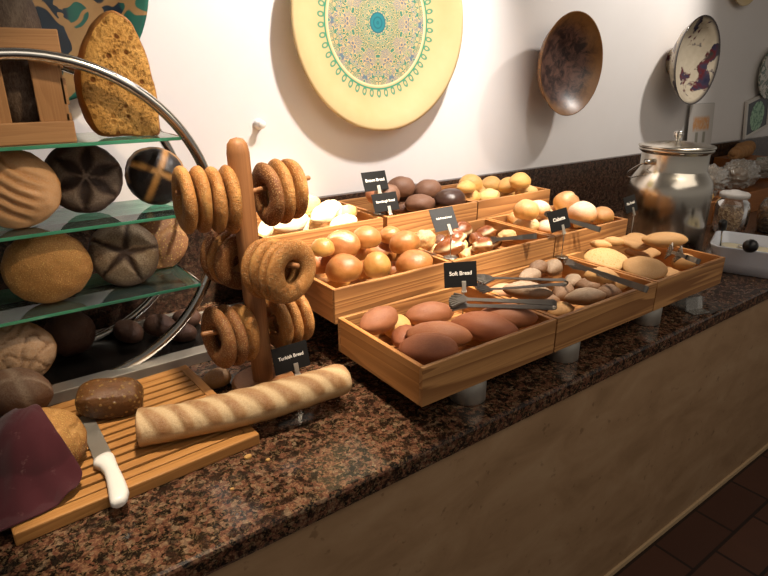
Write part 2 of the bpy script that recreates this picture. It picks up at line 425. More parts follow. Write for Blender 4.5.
# painted dishes: patterns drawn in polar coordinates of the dish itself
def polar(t, c):
    x, y, z = t.sep(c)
    r = t.math('SQRT', t.math('ADD', t.math('MULTIPLY', x, x), t.math('MULTIPLY', y, y)))
    th = t.math('ARCTAN2', y, x)
    return x, y, r, th
def band(t, r, a, b, soft=.004):
    return t.math('MULTIPLY', t.n('ShaderNodeMapRange', {0: r, 1: a-soft, 2: a+soft}).outputs[0], t.n('ShaderNodeMapRange', {0: r, 1: b+soft, 2: b-soft}).outputs[0])
def plate_big(R):
    t = NT('cream_dish_with_teal_medallion'); c = t.coord('Object'); x, y, r, th = polar(t, c)
    r = t.math('DIVIDE', r, R)
    base = t.mix(t.noise(c, 8., 4.), lin('#cdaf78'), lin('#dbc492'))
    k = 2*PI/10
    fold = t.math('ABSOLUTE', t.math('SUBTRACT', t.math('MODULO', t.math('ADD', th, 10*PI), k), k/2))
    cv = t.n('ShaderNodeCombineXYZ'); t.set(cv, 0, t.math('MULTIPLY', r, 9.)); t.set(cv, 1, t.math('MULTIPLY', t.math('MULTIPLY', fold, r), 9.)); cv.inputs[2].default_value = 3.3
    pv = cv.outputs[0]
    v1 = t.voro(pv, 2.1); rings = t.math('SINE', t.math('MULTIPLY', v1, 30.))
    n1 = t.noise(pv, 2.6, 3., .6, 1.2)
    mask1 = t.ramp(t.math('ADD', t.math('MULTIPLY', rings, .35), n1), [(.46, 0.), (.54, 1.)])
    hue = t.ramp(t.noise(pv, 1.4, 2.), [(.38, '#2f7d6b'), (.48, '#3f8f77'), (.56, '#5e7f92'), (.66, '#6f7480')])
    pat = t.mix(mask1, t.mix(.25, base, lin('#c9a86c')), hue)
    line = t.ramp(t.math('ABSOLUTE', t.math('SINE', t.math('MULTIPLY', n1, 26.))), [(.12, 1.), (.3, 0.)])
    pat = t.mix(t.math('MULTIPLY', line, .65), pat, lin('#7a6744'))
    pat = t.mix(band(t, r, -1., .095), pat, t.mix(t.ramp(t.math('SINE', t.math('MULTIPLY', r, 160.)), [(.3, 0.), (.7, .7)]), lin('#2f7f86'), lin('#1e5c66')))
    col = t.mix(band(t, r, -1., .575), base, pat)
    col = t.mix(band(t, r, .565, .582), col, lin('#e6d7a4'))
    col = t.mix(band(t, r, .595, .612), col, lin('#2f8d6c'))
    bd = t.math('SUBTRACT', t.math('MODULO', t.math('ADD', th, 10*PI), 2*PI/46), PI/46)
    dx = t.math('MULTIPLY', bd, r); dy = t.math('MULTIPLY', t.math('SUBTRACT', r, .645), .62)
    d = t.math('SQRT', t.math('ADD', t.math('MULTIPLY', dx, dx), t.math('MULTIPLY', dy, dy)))
    col = t.mix(t.math('MULTIPLY', band(t, d, .012, .026, .003), .9), col, lin('#2f8d6c'))
    t.bsdf(col, .3, 0, .45, t.bump(t.noise(c, 30., 3.), .03, .001), Coat_Weight=.25, Coat_Roughness=.15)
    return t.m
def plate_brown(R):
    t = NT('brown_dish_glaze'); c = t.coord('Object'); x, y, r, th = polar(t, c); r = t.math('DIVIDE', r, R)
    n = t.noise(c, 24., 5., .7, .8)
    rim = t.mix(n, lin('#6b4522'), lin('#94662f'))
    cen = t.mix(t.ramp(n, [(.42, 0.), (.6, 1.)]), lin('#2f1e1a'), lin('#6b4c40'))
    e = t.n('ShaderNodeMapRange', {0: t.math('ADD', r, t.math('MULTIPLY', n, .3)), 1: .86, 2: 1.06}).outputs[0]
    t.bsdf(t.mix(e, cen, rim), .36, 0, .55, t.bump(n, .2, .002))
    return t.m
def plate_blossom(R):
    t = NT('cream_dish_with_dark_blossoms'); c = t.coord('Object')
    n = t.noise(c, 9., 3., .5, .5)
    blob = t.ramp(t.math('ADD', t.math('MULTIPLY', n, .9), t.math('MULTIPLY', t.noise(c, 40., 3.), .15)), [(.6, 0.), (.64, 1.)])
    hue = t.ramp(t.noise(c, 12., 3.), [(.35, '#23263a'), (.5, '#3a3344'), (.6, '#5b2226'), (.75, '#2b3a33')])
    col = t.mix(blob, t.mix(t.noise(c, 30., 4.), lin('#a99c86'), lin('#c6b9a2')), hue)
    x_, y_, r_, th_ = polar(t, c); col = t.mix(band(t, t.math('DIVIDE', r_, R), .95, 1.2, .03), col, lin('#3a3434'))
    t.bsdf(col, .14, 0, .6, t.bump(n, .05, .002))
    return t.m
def plate_leaf(R):
    t = NT('tan_dish_with_dark_leaves'); c = t.coord('Object')
    n = t.noise(c, 7.5, 2., .45, 1.8)
    m = t.ramp(n, [(.445, 0.), (.455, 1.)])
    m = t.math('MULTIPLY', m, t.ramp(t.math('ABSOLUTE', t.math('SUBTRACT', t.noise(c, 4., 2., .4, 1.2), .5)), [(.012, 0.), (.02, 1.)]))
    hue = t.ramp(t.noise(c, 9., 2., .4), [(.4, '#141d26'), (.54, '#1b2a35'), (.57, '#1d5246'), (.7, '#236350')])
    base = t.mix(t.noise(c, 30., 4.), lin('#8d6a40'), lin('#a98452'))
    t.bsdf(t.mix(m, base, hue), .35, 0, .45)
    return t.m
def plate_vine(R):
    t = NT('white_dish_with_blue_vines'); c = t.coord('Object')
    n = t.noise(c, 14., 3., .5, 1.5)
    m = t.ramp(n, [(.5, 0.), (.54, 1.), (.62, 1.), (.66, 0.)])
    t.bsdf(t.mix(m, lin('#c9c2b4'), t.mix(t.noise(c, 20.), lin('#4d5a60'), lin('#5f7a58'))), .2, 0, .5)
    return t.m

# ------------------------------------------------------------------ the setting
WY = 1.10                                    # wall face
struct(box('wall_back', -1.6, 7.5, WY, WY+.12, 0, 3.1, M['wall'], bev=0))
struct(box('floor', -1.6, 7.5, -3.2, WY+.12, -.05, 0, M['floor'], bev=0))
struct(box('trim_splashback', -1.6, 7.5, WY-.028, WY-.0005, CT+.0005, 1.208, M['gran_back'], bev=.003))
cn = thing('serving_counter', 'long buffet counter with speckled red-brown granite top and beige stone front', 'counter', (0,0,0))
slab = box('granite_slab', -1.6, 7.5, 0, WY-.001, CT-.047, CT, M['gran'], cn, .008)
box('stone_front_panel', -1.6, 7.5, .012, .05, .022, CT-.0475, M['panel'], cn, 0)
box('plinth_strip', -1.6, 7.5, .004, .05, 0.0005, .0215, plain('pale_grout_strip', '#c2a57e', .6), cn, .001)
box('carcass', -1.6, 7.5, .0505, WY-.002, .001, CT-.0475, plain('counter_inside', '#3b2f25', .8), cn, 0)

# ------------------------------------------------------------------ trays and the cylinders under them
TRAYS = {'T1': (0.699, 1.138, 0.055, 0.393, 0.973, 1.057), 'T2': (1.142, 1.602, 0.055, 0.393, 0.973, 1.057), 'T3': (1.606, 2.025, 0.055, 0.393, 0.973, 1.057), 'M1': (0.698, 1.098, 0.402, 0.728, 1.043, 1.127), 'M2': (1.102, 1.561, 0.402, 0.728, 1.043, 1.127), 'M3': (1.565, 1.985, 0.402, 0.728, 1.043, 1.127), 'B1': (0.672, 1.096, 0.737, 1.062, 1.111, 1.192), 'B2': (1.112, 1.528, 0.737, 1.062, 1.111, 1.192), 'B3': (1.532, 1.945, 0.737, 1.062, 1.111, 1.192)}
TLAB = dict(T1='oak tray of brown soft rolls, nearest of the front row', T2='oak tray of floury rustic rolls, middle of the front row', T3='oak tray of soft flat breads, right end of the front row',
 M1='oak tray of round golden rolls, left of the middle row', M2='oak tray of glazed pretzel pieces, centre of the middle row', M3='oak tray of floured round rolls, right of the middle row',
 B1='oak tray of white baguette rolls, left of the back row', B2='oak tray of dark brown rolls, centre of the back row', B3='oak tray of yellow oval rolls, right of the back row')
TG = dict(T='wooden bread trays in the front row', M='wooden bread trays in the middle row', B='wooden bread trays in the back row')
for k, (x0, x1, y0, y1, zf, zt) in TRAYS.items():
    t = thing('bread_tray', TLAB[k], 'tray', ((x0+x1)/2, (y0+y1)/2, zf-.01), (0,0,0), TG[k[0]])
    w, d, h, th = (x1-x0)/2-.0005, (y1-y0)/2-.0005, zt-zf+.01, .0115
    box('front_panel', -w, w, -d, -d+th, 0, h, M['tray_x'], t, .0016)
    box('rear_panel', -w, w, d-th, d, 0, h, M['tray_x'], t, .0016)
    box('side_panel', -w, -w+th, -d+th, d-th, 0, h, M['tray_y'], t, .0014)
    box('side_panel', w-th, w, -d+th, d-th, 0, h, M['tray_y'], t, .0014)
    box('bottom_board', -w+th, w-th, -d+th, d-th, .001, .01, M['tray_x'], t, 0)
def riser(x, y, z1, label):
    h = z1-CT-.0012
    t = lathe('steel_riser', [(0,0),(.043,0),(.0445,.002),(.0445,h-.002),(.043,h),(0,h)], M['rim_steel'], None, 40, auto=40)
    t.location = (x, y, CT+.0006)
    tag(t, label, 'riser', 'steel cylinders carrying the bread trays')
for x, y, z, l in ((.885,.105,.963,'steel cylinder under the nearest front tray, close to the counter edge'), (1.246,.105,.963,'steel cylinder under the middle front tray, left half'),
  (1.66,.105,.963,'steel cylinder under the left end of the flat bread tray'), (1.95,.30,.963,'steel cylinder at the back right under the flat bread tray'), (.86,.33,.963,'steel cylinder at the back under the nearest front tray'), (1.40,.33,.963,'steel cylinder at the back under the middle front tray'),
  (.90,.56,1.033,'tall steel cylinder under the golden roll tray'), (1.33,.56,1.033,'tall steel cylinder under the pretzel tray'), (1.77,.56,1.033,'tall steel cylinder under the floured roll tray'),
  (.88,.90,1.101,'tallest steel cylinder under the white baguette roll tray'), (1.32,.90,1.101,'tallest steel cylinder under the dark roll tray'), (1.74,.90,1.101,'tallest steel cylinder under the yellow roll tray')):
    riser(x, y, z, l)

# ------------------------------------------------------------------ rolls in the trays
def unit_roll(shape, seed, mat, sub=4):
    vs, fs = ico(sub); out = []; sc = []; du = []
    for d in vs:
        p = d.copy(); s = 0.; u = 0.
        n = 1+.07*nz(d, 1.3, seed)+.02*nz(d, 4., seed)
        if shape == 'round' or shape == 'split':
            p *= n
            if shape == 'split' and d.z > 0:
                yy = d.y+.12*math.sin(d.x*3+seed); g = gauss(yy, .16)*clamp((.72-abs(d.x))*6)
                p *= 1-.10*g+.05*gauss(abs(yy)-.27, .1)*clamp((.75-abs(d.x))*5); s = g
        elif shape == 'oval':
            p *= n; f = 1-.28*abs(d.x)**2.5; p.y *= f; p.z *= f
        elif shape == 'crease':
            f = 1-.25*abs(d.x)**2.5; p *= n; p.y *= f; p.z *= f
            g = gauss(d.y-.35+.2*d.x, .09)*clamp((.7-abs(d.x))*5)*(d.z > 0); p *= 1-.05*g
        elif shape == 'rustic':
            p *= n; f = 1-.42*abs(d.x)**1.8; p.y *= f; p.z *= f
            w = .035*math.sin(d.x*22+6*nz(d, 2., seed)); p.y *= 1+w; p.z *= 1+w
        elif shape == 'baguette':
            p *= n; f = 1-.45*abs(d.x)**2.4; p.y *= f; p.z *= f
            if d.z > .1:
                for q in (-.55, 0., .55):
                    xx = d.x-q-d.y*.6; g = gauss(xx, .09)*clamp((.6-abs(d.y))*5); p *= 1-.07*g; s = max(s, g)
        elif shape in ('flat', 'notch'):
            th = math.atan2(d.y, d.x); q = 1+.07*noise.noise(Vector((math.cos(th)*1.6, math.sin(th)*1.6, seed*3.1)))
            if shape == 'notch': q *= 1+.13*math.cos(4*th+.6)
            e = max(abs(d.x)**2+abs(d.y)**2, 1e-6)**.5; b = e**.62/e if e > .02 else e**-.38 if e > 1e-3 else 1.
            p.x *= min(b, 3)*q; p.y *= min(b, 3)*q; p.z *= (1+.25*nz(d, 2.2, seed))*.8
        elif shape == 'pretzel':
            f = 1-.35*abs(d.x)**2; p *= n*(1+.08*nz(d, 2.6, seed+3)); p.y *= f; p.z *= f
            g = gauss(d.z-.25-.3*d.x, .16)*(d.y < .2); s = clamp(g*1.2); p *= 1-.07*g
            if abs(d.x) > .86: s = max(s, clamp((abs(d.x)-.86)*9))
        elif shape == 'lump':
            p *= (1+.18*nz(d, 2., seed)+.07*nz(d, 5., seed))
        if p.z < -.62: p.z = -.62+(p.z+.62)*.2
        out.append(p*.97); sc.append(s); du.append(u)
    return mesh_obj('roll', out, fs, mat, None, True, {'score': sc, 'dust': du})
STY = {  # tray: variant -> (shape, material)
 'T1': [('oval','soft_a'), ('crease','soft_b'), ('oval','soft_d'), ('oval','soft_c')],
 'T2': [('rustic','rustic_a'), ('rustic','rustic_b'), ('rustic','flat_a'), ('oval','soft_d')],
 'T3': [('notch','flat_a'), ('oval','flat_a'), ('oval','flat_a'), ('flat','flat_b'), ('flat','flat_a')],
 'M1': [('round','gold_a'), ('round','gold_b'), ('oval','gold_c'), ('split','gold_a'), ('round','gold_c')],
 'M2': [('pretzel','pretz'), ('lump','pastry_pale'), ('lump','seeded'), ('pretzel','pretz_d')],
 'M3': [('round','flour_a'), ('round','flour_b'), ('split','flour_b'), ('oval','flour_c')],
 'B1': [('baguette','white_a'), ('baguette','white_b')],
 'B2': [('round','dark_a'), ('split','dark_b'), ('round','dark_c')],
 'B3': [('oval','yell_a'), ('crease','yell_b')]}
ROLLS = {
 'T1': {'name': 'soft_roll', 'cat': 'bread roll', 'group': 'soft brown rolls in the front left tray', 'items': [(0.7726, 0.3123, 1.0577, 0.0621, 0.042, 0.036, 10, 0, 'smooth brown soft roll in the back left corner of the nearest front tray'), (0.8465, 0.3357, 1.0117, 0.045, 0.038, 0.034, 80, 3, 'pale yellow end of a soft roll between brown ones, front tray left side'), (0.9617, 0.3377, 1.0193, 0.0751, 0.04, 0.036, -15, 0, 'brown soft roll along the rear panel of the nearest front tray'), (0.8119, 0.2553, 1.0229, 0.05, 0.036, 0.03, 30, 1, 'small brown soft roll half buried beside the pale one, nearest front tray'), (0.7725, 0.1234, 1.0539, 0.0721, 0.042, 0.0371, -40, 1, 'plump brown soft roll lowest in the front corner of the nearest tray'), (0.9877, 0.1945, 1.003, 0.05, 0.034, 0.03, -30, 3, 'light tan roll end peeking under the long roll near the front panel'), (0.8429, 0.1688, 1.0511, 0.082, 0.039, 0.0371, -45, 0, 'long brown soft roll on top, lying slantwise in the middle of the nearest tray'), (0.9633, 0.1374, 1.0511, 0.086, 0.044, 0.04, -48, 1, 'largest brown soft roll, right of centre below the fan-shaped tongs'), (1.0621, 0.1499, 1.0508, 0.078, 0.04, 0.036, -42, 0, 'brown soft roll at the right end of the nearest front tray')]}, 'T2': {'name': 'rustic_roll', 'cat': 'bread roll', 'group': 'floury rustic rolls in the middle front tray', 'items': [(1.4883, 0.3443, 1.0468, 0.0592, 0.0296, 0.0286, 25, 0, 'floury grey rustic roll at the back right, topmost in the middle front tray'), (1.3088, 0.2893, 1.0686, 0.0573, 0.0286, 0.0267, 10, 0, 'rustic roll partly hidden behind the tong arms in the middle front tray'), (1.2473, 0.2459, 1.0507, 0.0745, 0.0315, 0.0306, -45, 0, 'long floury rustic roll pointing to the front panel beside the tong hinge'), (1.4296, 0.2543, 1.0036, 0.0592, 0.0325, 0.0306, 15, 1, 'brown wrinkled rustic roll in the centre of the middle front tray'), (1.3673, 0.1365, 1.0393, 0.063, 0.0286, 0.0286, -35, 0, 'pale slim rustic roll lying along the front panel of the middle tray'), (1.5348, 0.233, 1.0069, 0.0478, 0.0325, 0.0306, -50, 1, 'dark brown rustic roll under the open tong arms'), (1.4692, 0.1276, 1.0298, 0.042, 0.0306, 0.0286, -30, 1, 'short rustic roll in the front right corner of the middle front tray'), (1.3154, 0.1747, 0.9978, 0.0497, 0.0286, 0.0248, -10, 2, 'tan rustic roll lowest against the front panel near the left end'), (1.2541, 0.3451, 1.016, 0.0573, 0.0286, 0.0267, -25, 3, 'pinkish pale soft roll at the left end of the rustic roll tray'), (1.4919, 0.1712, 1.0662, 0.0554, 0.0306, 0.0286, -40, 2, 'tan rustic roll against the right side panel under the tongs'), (1.3337, 0.2455, 0.9999, 0.0478, 0.0286, 0.0267, -30, 1, 'brown rustic roll low in the heap, left of the middle of its tray'), (1.5423, 0.3019, 0.9997, 0.0497, 0.0286, 0.0267, 20, 0, 'floury rustic roll half hidden below the tong hinge'), (1.5522, 0.1622, 1.0307, 0.0439, 0.0267, 0.0248, -45, 2, 'tan rustic roll end at the right side panel, in front of the other tan one'), (1.3961, 0.3319, 1.0683, 0.0478, 0.0267, 0.0248, 10, 1, 'brown rustic roll at the rear panel behind the tong arms')]}, 'T3': {'name': 'flatbread', 'cat': 'flatbread', 'group': 'soft flat breads in the right front tray', 'items': [(1.7468, 0.3506, 1.0791, 0.0382, 0.021, 0.0191, -40, 1, 'narrow finger-shaped flat bread at the back left of the right front tray'), (1.8049, 0.3412, 1.0819, 0.0401, 0.021, 0.0191, -50, 1, 'second narrow finger-shaped bread beside the back left one, right front tray'), (1.8935, 0.3018, 1.077, 0.0649, 0.0478, 0.0325, -10, 0, 'flat bread with a notched edge at the rear of the right front tray'), (1.9082, 0.2113, 1.1012, 0.0812, 0.0382, 0.0267, -38, 2, 'long loaf-like flat bread slanting down to the right at the rear'), (1.9565, 0.3103, 1.0238, 0.0573, 0.0439, 0.0296, -15, 0, 'flat bread piled in the middle, its top edge folded'), (1.6983, 0.29, 1.0483, 0.0812, 0.0669, 0.0353, 15, 3, 'largest round flat bread with greenish specks at the left of its tray'), (1.7174, 0.1619, 1.0505, 0.0716, 0.0592, 0.0353, -20, 4, 'smooth round flat bread standing tilted at the front of its tray'), (1.8931, 0.1736, 0.995, 0.042, 0.0325, 0.021, -30, 0, 'small flat bread tucked right of the smooth round one'), (1.97, 0.1635, 1.0226, 0.0439, 0.0401, 0.0306, -30, 2, 'bread roll under the small tong tips at the right end')]}, 'M1': {'name': 'round_roll', 'cat': 'bread roll', 'group': 'round golden rolls in the middle row', 'items': [(0.8091, 0.669, 1.1087, 0.0506, 0.0466, 0.0405, 0, 1, 'darker brown round roll at the left end of the golden roll tray'), (0.7628, 0.5631, 1.187, 0.0365, 0.0344, 0.0304, 0, 2, 'small bright roll against the rear panel at the far left of the golden rolls'), (0.8324, 0.5969, 1.0653, 0.0405, 0.0304, 0.0223, 0, 2, 'flat pale roll in the front left corner of the golden roll tray'), (0.8013, 0.5174, 1.1309, 0.0526, 0.0506, 0.0456, 0, 0, 'large smooth golden roll at the front left of its tray'), (0.9159, 0.589, 1.0841, 0.0365, 0.0344, 0.0344, 0, 0, 'yellowish golden roll wedged between two large ones near the front panel'), (0.8437, 0.5926, 1.1763, 0.0526, 0.0486, 0.0425, -36, 3, 'golden roll with a pale split crust on top, rear left'), (0.9415, 0.6126, 1.175, 0.0486, 0.0445, 0.0385, 0, 0, 'golden roll at the rear behind the split roll'), (0.9257, 0.6672, 1.1154, 0.0526, 0.0456, 0.0365, 0, 2, 'yellow glossy roll in the middle of the golden rolls'), (0.9139, 0.5194, 1.1186, 0.0425, 0.0405, 0.0435, 0, 4, 'bright golden roll with a white highlight near the front panel'), (1.0314, 0.6648, 1.0983, 0.0546, 0.0506, 0.0456, 0, 0, 'large golden roll in the centre right of its tray'), (1.0354, 0.5457, 1.16, 0.0506, 0.0456, 0.0385, 0, 0, 'golden roll at the rear right beside the pretzel pieces'), (1.0085, 0.4666, 1.1205, 0.0567, 0.0526, 0.0425, 0, 0, 'large round golden roll at the front right of its tray'), (1.0423, 0.6268, 1.1646, 0.0365, 0.0344, 0.0304, 0, 0, 'small golden roll peeking out at the rear panel'), (1.0139, 0.5701, 1.0729, 0.0405, 0.0344, 0.0284, 0, 1, 'low brown roll showing between golden rolls at the front panel')]}, 'M2': {'name': 'pretzel_piece', 'cat': 'pastry', 'group': 'glazed pretzel pieces in the middle row', 'items': [(1.2, 0.6466, 1.1201, 0.0401, 0.0363, 0.0344, 0, 2, 'round seeded roll at the back left of the pretzel pieces'), (1.2382, 0.6534, 1.0733, 0.0439, 0.0286, 0.0191, -20, 1, 'tan flat pastry near the front left behind the sign base'), (1.2225, 0.5538, 1.1107, 0.0554, 0.0382, 0.0334, -50, 0, 'brown glazed pretzel piece with pale ends behind the sign stem'), (1.3763, 0.6547, 1.1282, 0.0592, 0.0344, 0.0286, 20, 0, 'glazed pretzel piece along the rear panel of its tray'), (1.4969, 0.6624, 1.0905, 0.0525, 0.0344, 0.0306, -10, 0, 'dark glossy pretzel piece at the back right of its tray'), (1.4096, 0.6602, 1.0756, 0.0382, 0.0344, 0.0267, 0, 3, 'darkest pretzel piece in the middle of the pile'), (1.3036, 0.4856, 1.1162, 0.0325, 0.0497, 0.0344, -20, 0, 'upright glazed pretzel piece with a white highlight near the tongs'), (1.3459, 0.6259, 1.0753, 0.0334, 0.0267, 0.0267, 30, 1, 'pale pastry piece between two glazed ones'), (1.2865, 0.5364, 1.0825, 0.0286, 0.0248, 0.021, 0, 1, 'small pale pastry crumb roll at the front panel'), (1.507, 0.5649, 1.1022, 0.042, 0.0286, 0.0229, 0, 1, 'pale tan pastry lying right of the pile behind the tongs'), (1.2999, 0.6831, 1.0882, 0.0382, 0.0286, 0.0267, 40, 3, 'dark glazed piece just right of the seeded roll'), (1.3016, 0.6108, 1.1148, 0.0439, 0.0286, 0.0267, -30, 0, 'glazed pretzel piece behind the sign stem, near the rear panel'), (1.3889, 0.5953, 1.1008, 0.042, 0.0286, 0.0267, 60, 0, 'glossy pretzel piece right of the middle, slanting upward'), (1.3425, 0.5583, 1.0731, 0.0325, 0.0248, 0.0229, 10, 1, 'pale pastry end low at the front panel, right of the small crumb roll'), (1.4869, 0.6049, 1.0709, 0.0382, 0.0267, 0.0229, 0, 3, 'dark pretzel piece under the tong tips')]}, 'M3': {'name': 'floured_roll', 'cat': 'bread roll', 'group': 'floured round rolls in the middle row', 'items': [(1.6257, 0.5877, 1.1716, 0.0487, 0.0456, 0.0417, 0, 1, 'golden floured roll at the left end of its tray'), (1.6854, 0.6842, 1.1148, 0.0377, 0.0318, 0.0318, 0, 2, 'small plain roll just right of the leftmost floured roll'), (1.7766, 0.6569, 1.1464, 0.0546, 0.0437, 0.0338, 0, 0, 'pinkish floured roll at the rear of its tray'), (1.9041, 0.6243, 1.1584, 0.0546, 0.0506, 0.0477, 0, 2, 'tall golden roll highest at the rear of the floured rolls'), (1.6651, 0.6157, 1.1074, 0.0526, 0.0377, 0.0338, -30, 3, 'pale yellowish floured roll at the front left by the side panel'), (1.7905, 0.6213, 1.0763, 0.0437, 0.0338, 0.0318, 0, 0, 'white floured roll low behind the slanted sign'), (1.8231, 0.4916, 1.1512, 0.0586, 0.0526, 0.0477, 0, 0, 'large white floured roll behind the tongs, right of the slanted sign'), (1.926, 0.4749, 1.1326, 0.0477, 0.0417, 0.0357, -20, 1, 'golden roll at the right end of the floured roll tray'), (1.8518, 0.6664, 1.1116, 0.0377, 0.0298, 0.0248, 0, 3, 'pale small roll under the pinkish floured one'), (1.9303, 0.6829, 1.1091, 0.0427, 0.0318, 0.0268, 0, 2, 'golden roll half hidden below the tall one'), (1.9452, 0.5837, 1.0769, 0.0278, 0.0228, 0.0208, 0, 3, 'little pale roll at the front panel under the tongs')]}, 'B1': {'name': 'baguette_roll', 'cat': 'bread roll', 'group': 'white baguette rolls in the back row', 'items': [(0.8867, 0.8889, 1.2333, 0.085, 0.0344, 0.0353, 22, 1, 'yellowish baguette roll topmost at the rear of the white rolls'), (0.9865, 0.9964, 1.1786, 0.0707, 0.0306, 0.0286, 22, 1, 'thin baguette roll just below the topmost yellowish one'), (1.0122, 0.9344, 1.1934, 0.0802, 0.0363, 0.0372, 30, 0, 'white baguette roll at the rear right, standing highest on the right'), (0.76, 0.861, 1.1864, 0.085, 0.0382, 0.0372, 30, 0, 'white baguette roll at the left end of its tray'), (0.7899, 0.7977, 1.2083, 0.085, 0.0363, 0.0372, 25, 0, 'white baguette roll on top at the left, with slit end'), (0.8817, 0.8733, 1.1611, 0.085, 0.0363, 0.0372, 28, 0, 'white baguette roll in the middle along the front panel'), (0.9761, 0.7962, 1.1737, 0.0802, 0.0363, 0.0353, 25, 0, 'white baguette roll at the right end of its tray'), (0.9299, 0.8395, 1.2077, 0.0754, 0.0344, 0.0325, 30, 0, 'white baguette roll lying across the centre of the pile'), (0.8647, 1.0014, 1.1872, 0.0669, 0.0325, 0.0306, 25, 0, 'white baguette roll at the rear left, half behind the sesame rings'), (1.0367, 0.8643, 1.1944, 0.0478, 0.0286, 0.0267, 10, 1, 'yellowish baguette roll tip in the back right corner of its tray')]}, 'B2': {'name': 'dark_roll', 'cat': 'bread roll', 'group': 'dark brown rolls in the back row', 'items': [(1.1712, 0.8194, 1.2441, 0.0472, 0.0453, 0.0423, 0, 0, 'dark roll at the left end of its tray, left of the two black signs'), (1.2055, 0.9041, 1.2314, 0.059, 0.0443, 0.0393, 0, 1, 'reddish brown roll seen between the two black signs'), (1.3178, 0.9304, 1.2377, 0.057, 0.0512, 0.0443, 0, 0, 'dark round roll topmost behind the others, right of the signs'), (1.381, 0.9959, 1.185, 0.061, 0.0541, 0.0443, 0, 0, 'large dark roll right beside the upper black sign'), (1.4294, 0.9091, 1.2173, 0.059, 0.0512, 0.0453, 0, 0, 'dark tall roll at the rear, right of the dark rolls in the middle'), (1.3265, 0.8278, 1.1933, 0.061, 0.0512, 0.0373, 0, 0, 'dusty dark roll at the front panel in the middle of the dark rolls'), (1.4511, 0.806, 1.1957, 0.0649, 0.057, 0.0443, 0, 2, 'blackest glossy roll at the right end of the dark rolls, beside the yellow ones'), (1.324, 0.9179, 1.159, 0.0492, 0.0433, 0.0334, 0, 0, 'dark roll half hidden by the lower black sign'), (1.4826, 0.917, 1.1503, 0.0334, 0.0295, 0.0275, 0, 0, 'small dark roll between two big dark ones at the front panel')]}, 'B3': {'name': 'yellow_roll', 'cat': 'bread roll', 'group': 'yellow oval rolls in the back row', 'items': [(1.7055, 0.9569, 1.2079, 0.0592, 0.0478, 0.043, 0, 0, 'yellow oval roll highest at the rear left of its tray'), (1.8757, 1.0038, 1.1781, 0.0573, 0.0439, 0.0382, 0, 0, 'yellow roll at the rear, second from the left'), (1.8498, 0.8773, 1.196, 0.0554, 0.0439, 0.0382, 0, 0, 'yellow roll at the rear, second from the right'), (1.8157, 0.791, 1.2291, 0.0535, 0.042, 0.0363, 0, 0, 'yellow roll highest at the right rear corner'), (1.7799, 0.986, 1.1604, 0.043, 0.0382, 0.0344, 0, 0, 'small round yellow roll below the highest one on the left'), (1.6428, 0.8968, 1.1687, 0.0525, 0.0401, 0.0325, 0, 0, 'yellow roll low at the front panel beside the blackest dark roll'), (1.7543, 0.897, 1.1583, 0.0592, 0.043, 0.0344, 0, 1, 'yellow roll with a small split at the front panel, middle of its tray'), (1.89, 0.9226, 1.1456, 0.043, 0.0363, 0.0306, 0, 0, 'yellow roll low at the front panel, right of the split one'), (1.8805, 0.8002, 1.1789, 0.0525, 0.0382, 0.0286, 0, 1, 'pale cream roll at the right end of its tray'), (1.5918, 0.867, 1.2163, 0.0478, 0.0344, 0.0286, 0, 0, 'yellow roll half hidden behind the blackest dark roll')]}}
sd = 0
for key, tr in ROLLS.items():
    protos = {}
    for i, (x, y, z, rx, ry, rz, yaw, va, lab) in enumerate(tr['items']):
        alt = (va, i % 2)
        if alt not in protos:
            sd += 1
            shp, mt = STY[key][va]
            o = unit_roll(shp, sd, M[mt]); o.name = tr['name']; protos[alt] = o
        else:
            o = protos[alt].copy(); COL.objects.link(o)
        o.location = (x, y, z); o.scale = (rx, ry, rz)
        shp = STY[key][va][0]; rr = random.Random(sd*31+i)
        if key == 'T3' and va in (0, 3, 4): o.scale.z *= .6; o.rotation_euler = (.34, 0, math.radians(-30+yaw*.4)); tag(o, lab, tr['cat'], tr['group']); continue
        tx, ty = (.55, 0) if shp == 'split' else ((rr.uniform(-.5,.5), rr.uniform(-.35,.35)) if shp in ('pretzel','lump') else (rr.uniform(-.14,.14), rr.uniform(-.1,.1)))
        o.rotation_euler = (tx, ty, math.radians(yaw))
        tag(o, lab, tr['cat'], tr['group'])

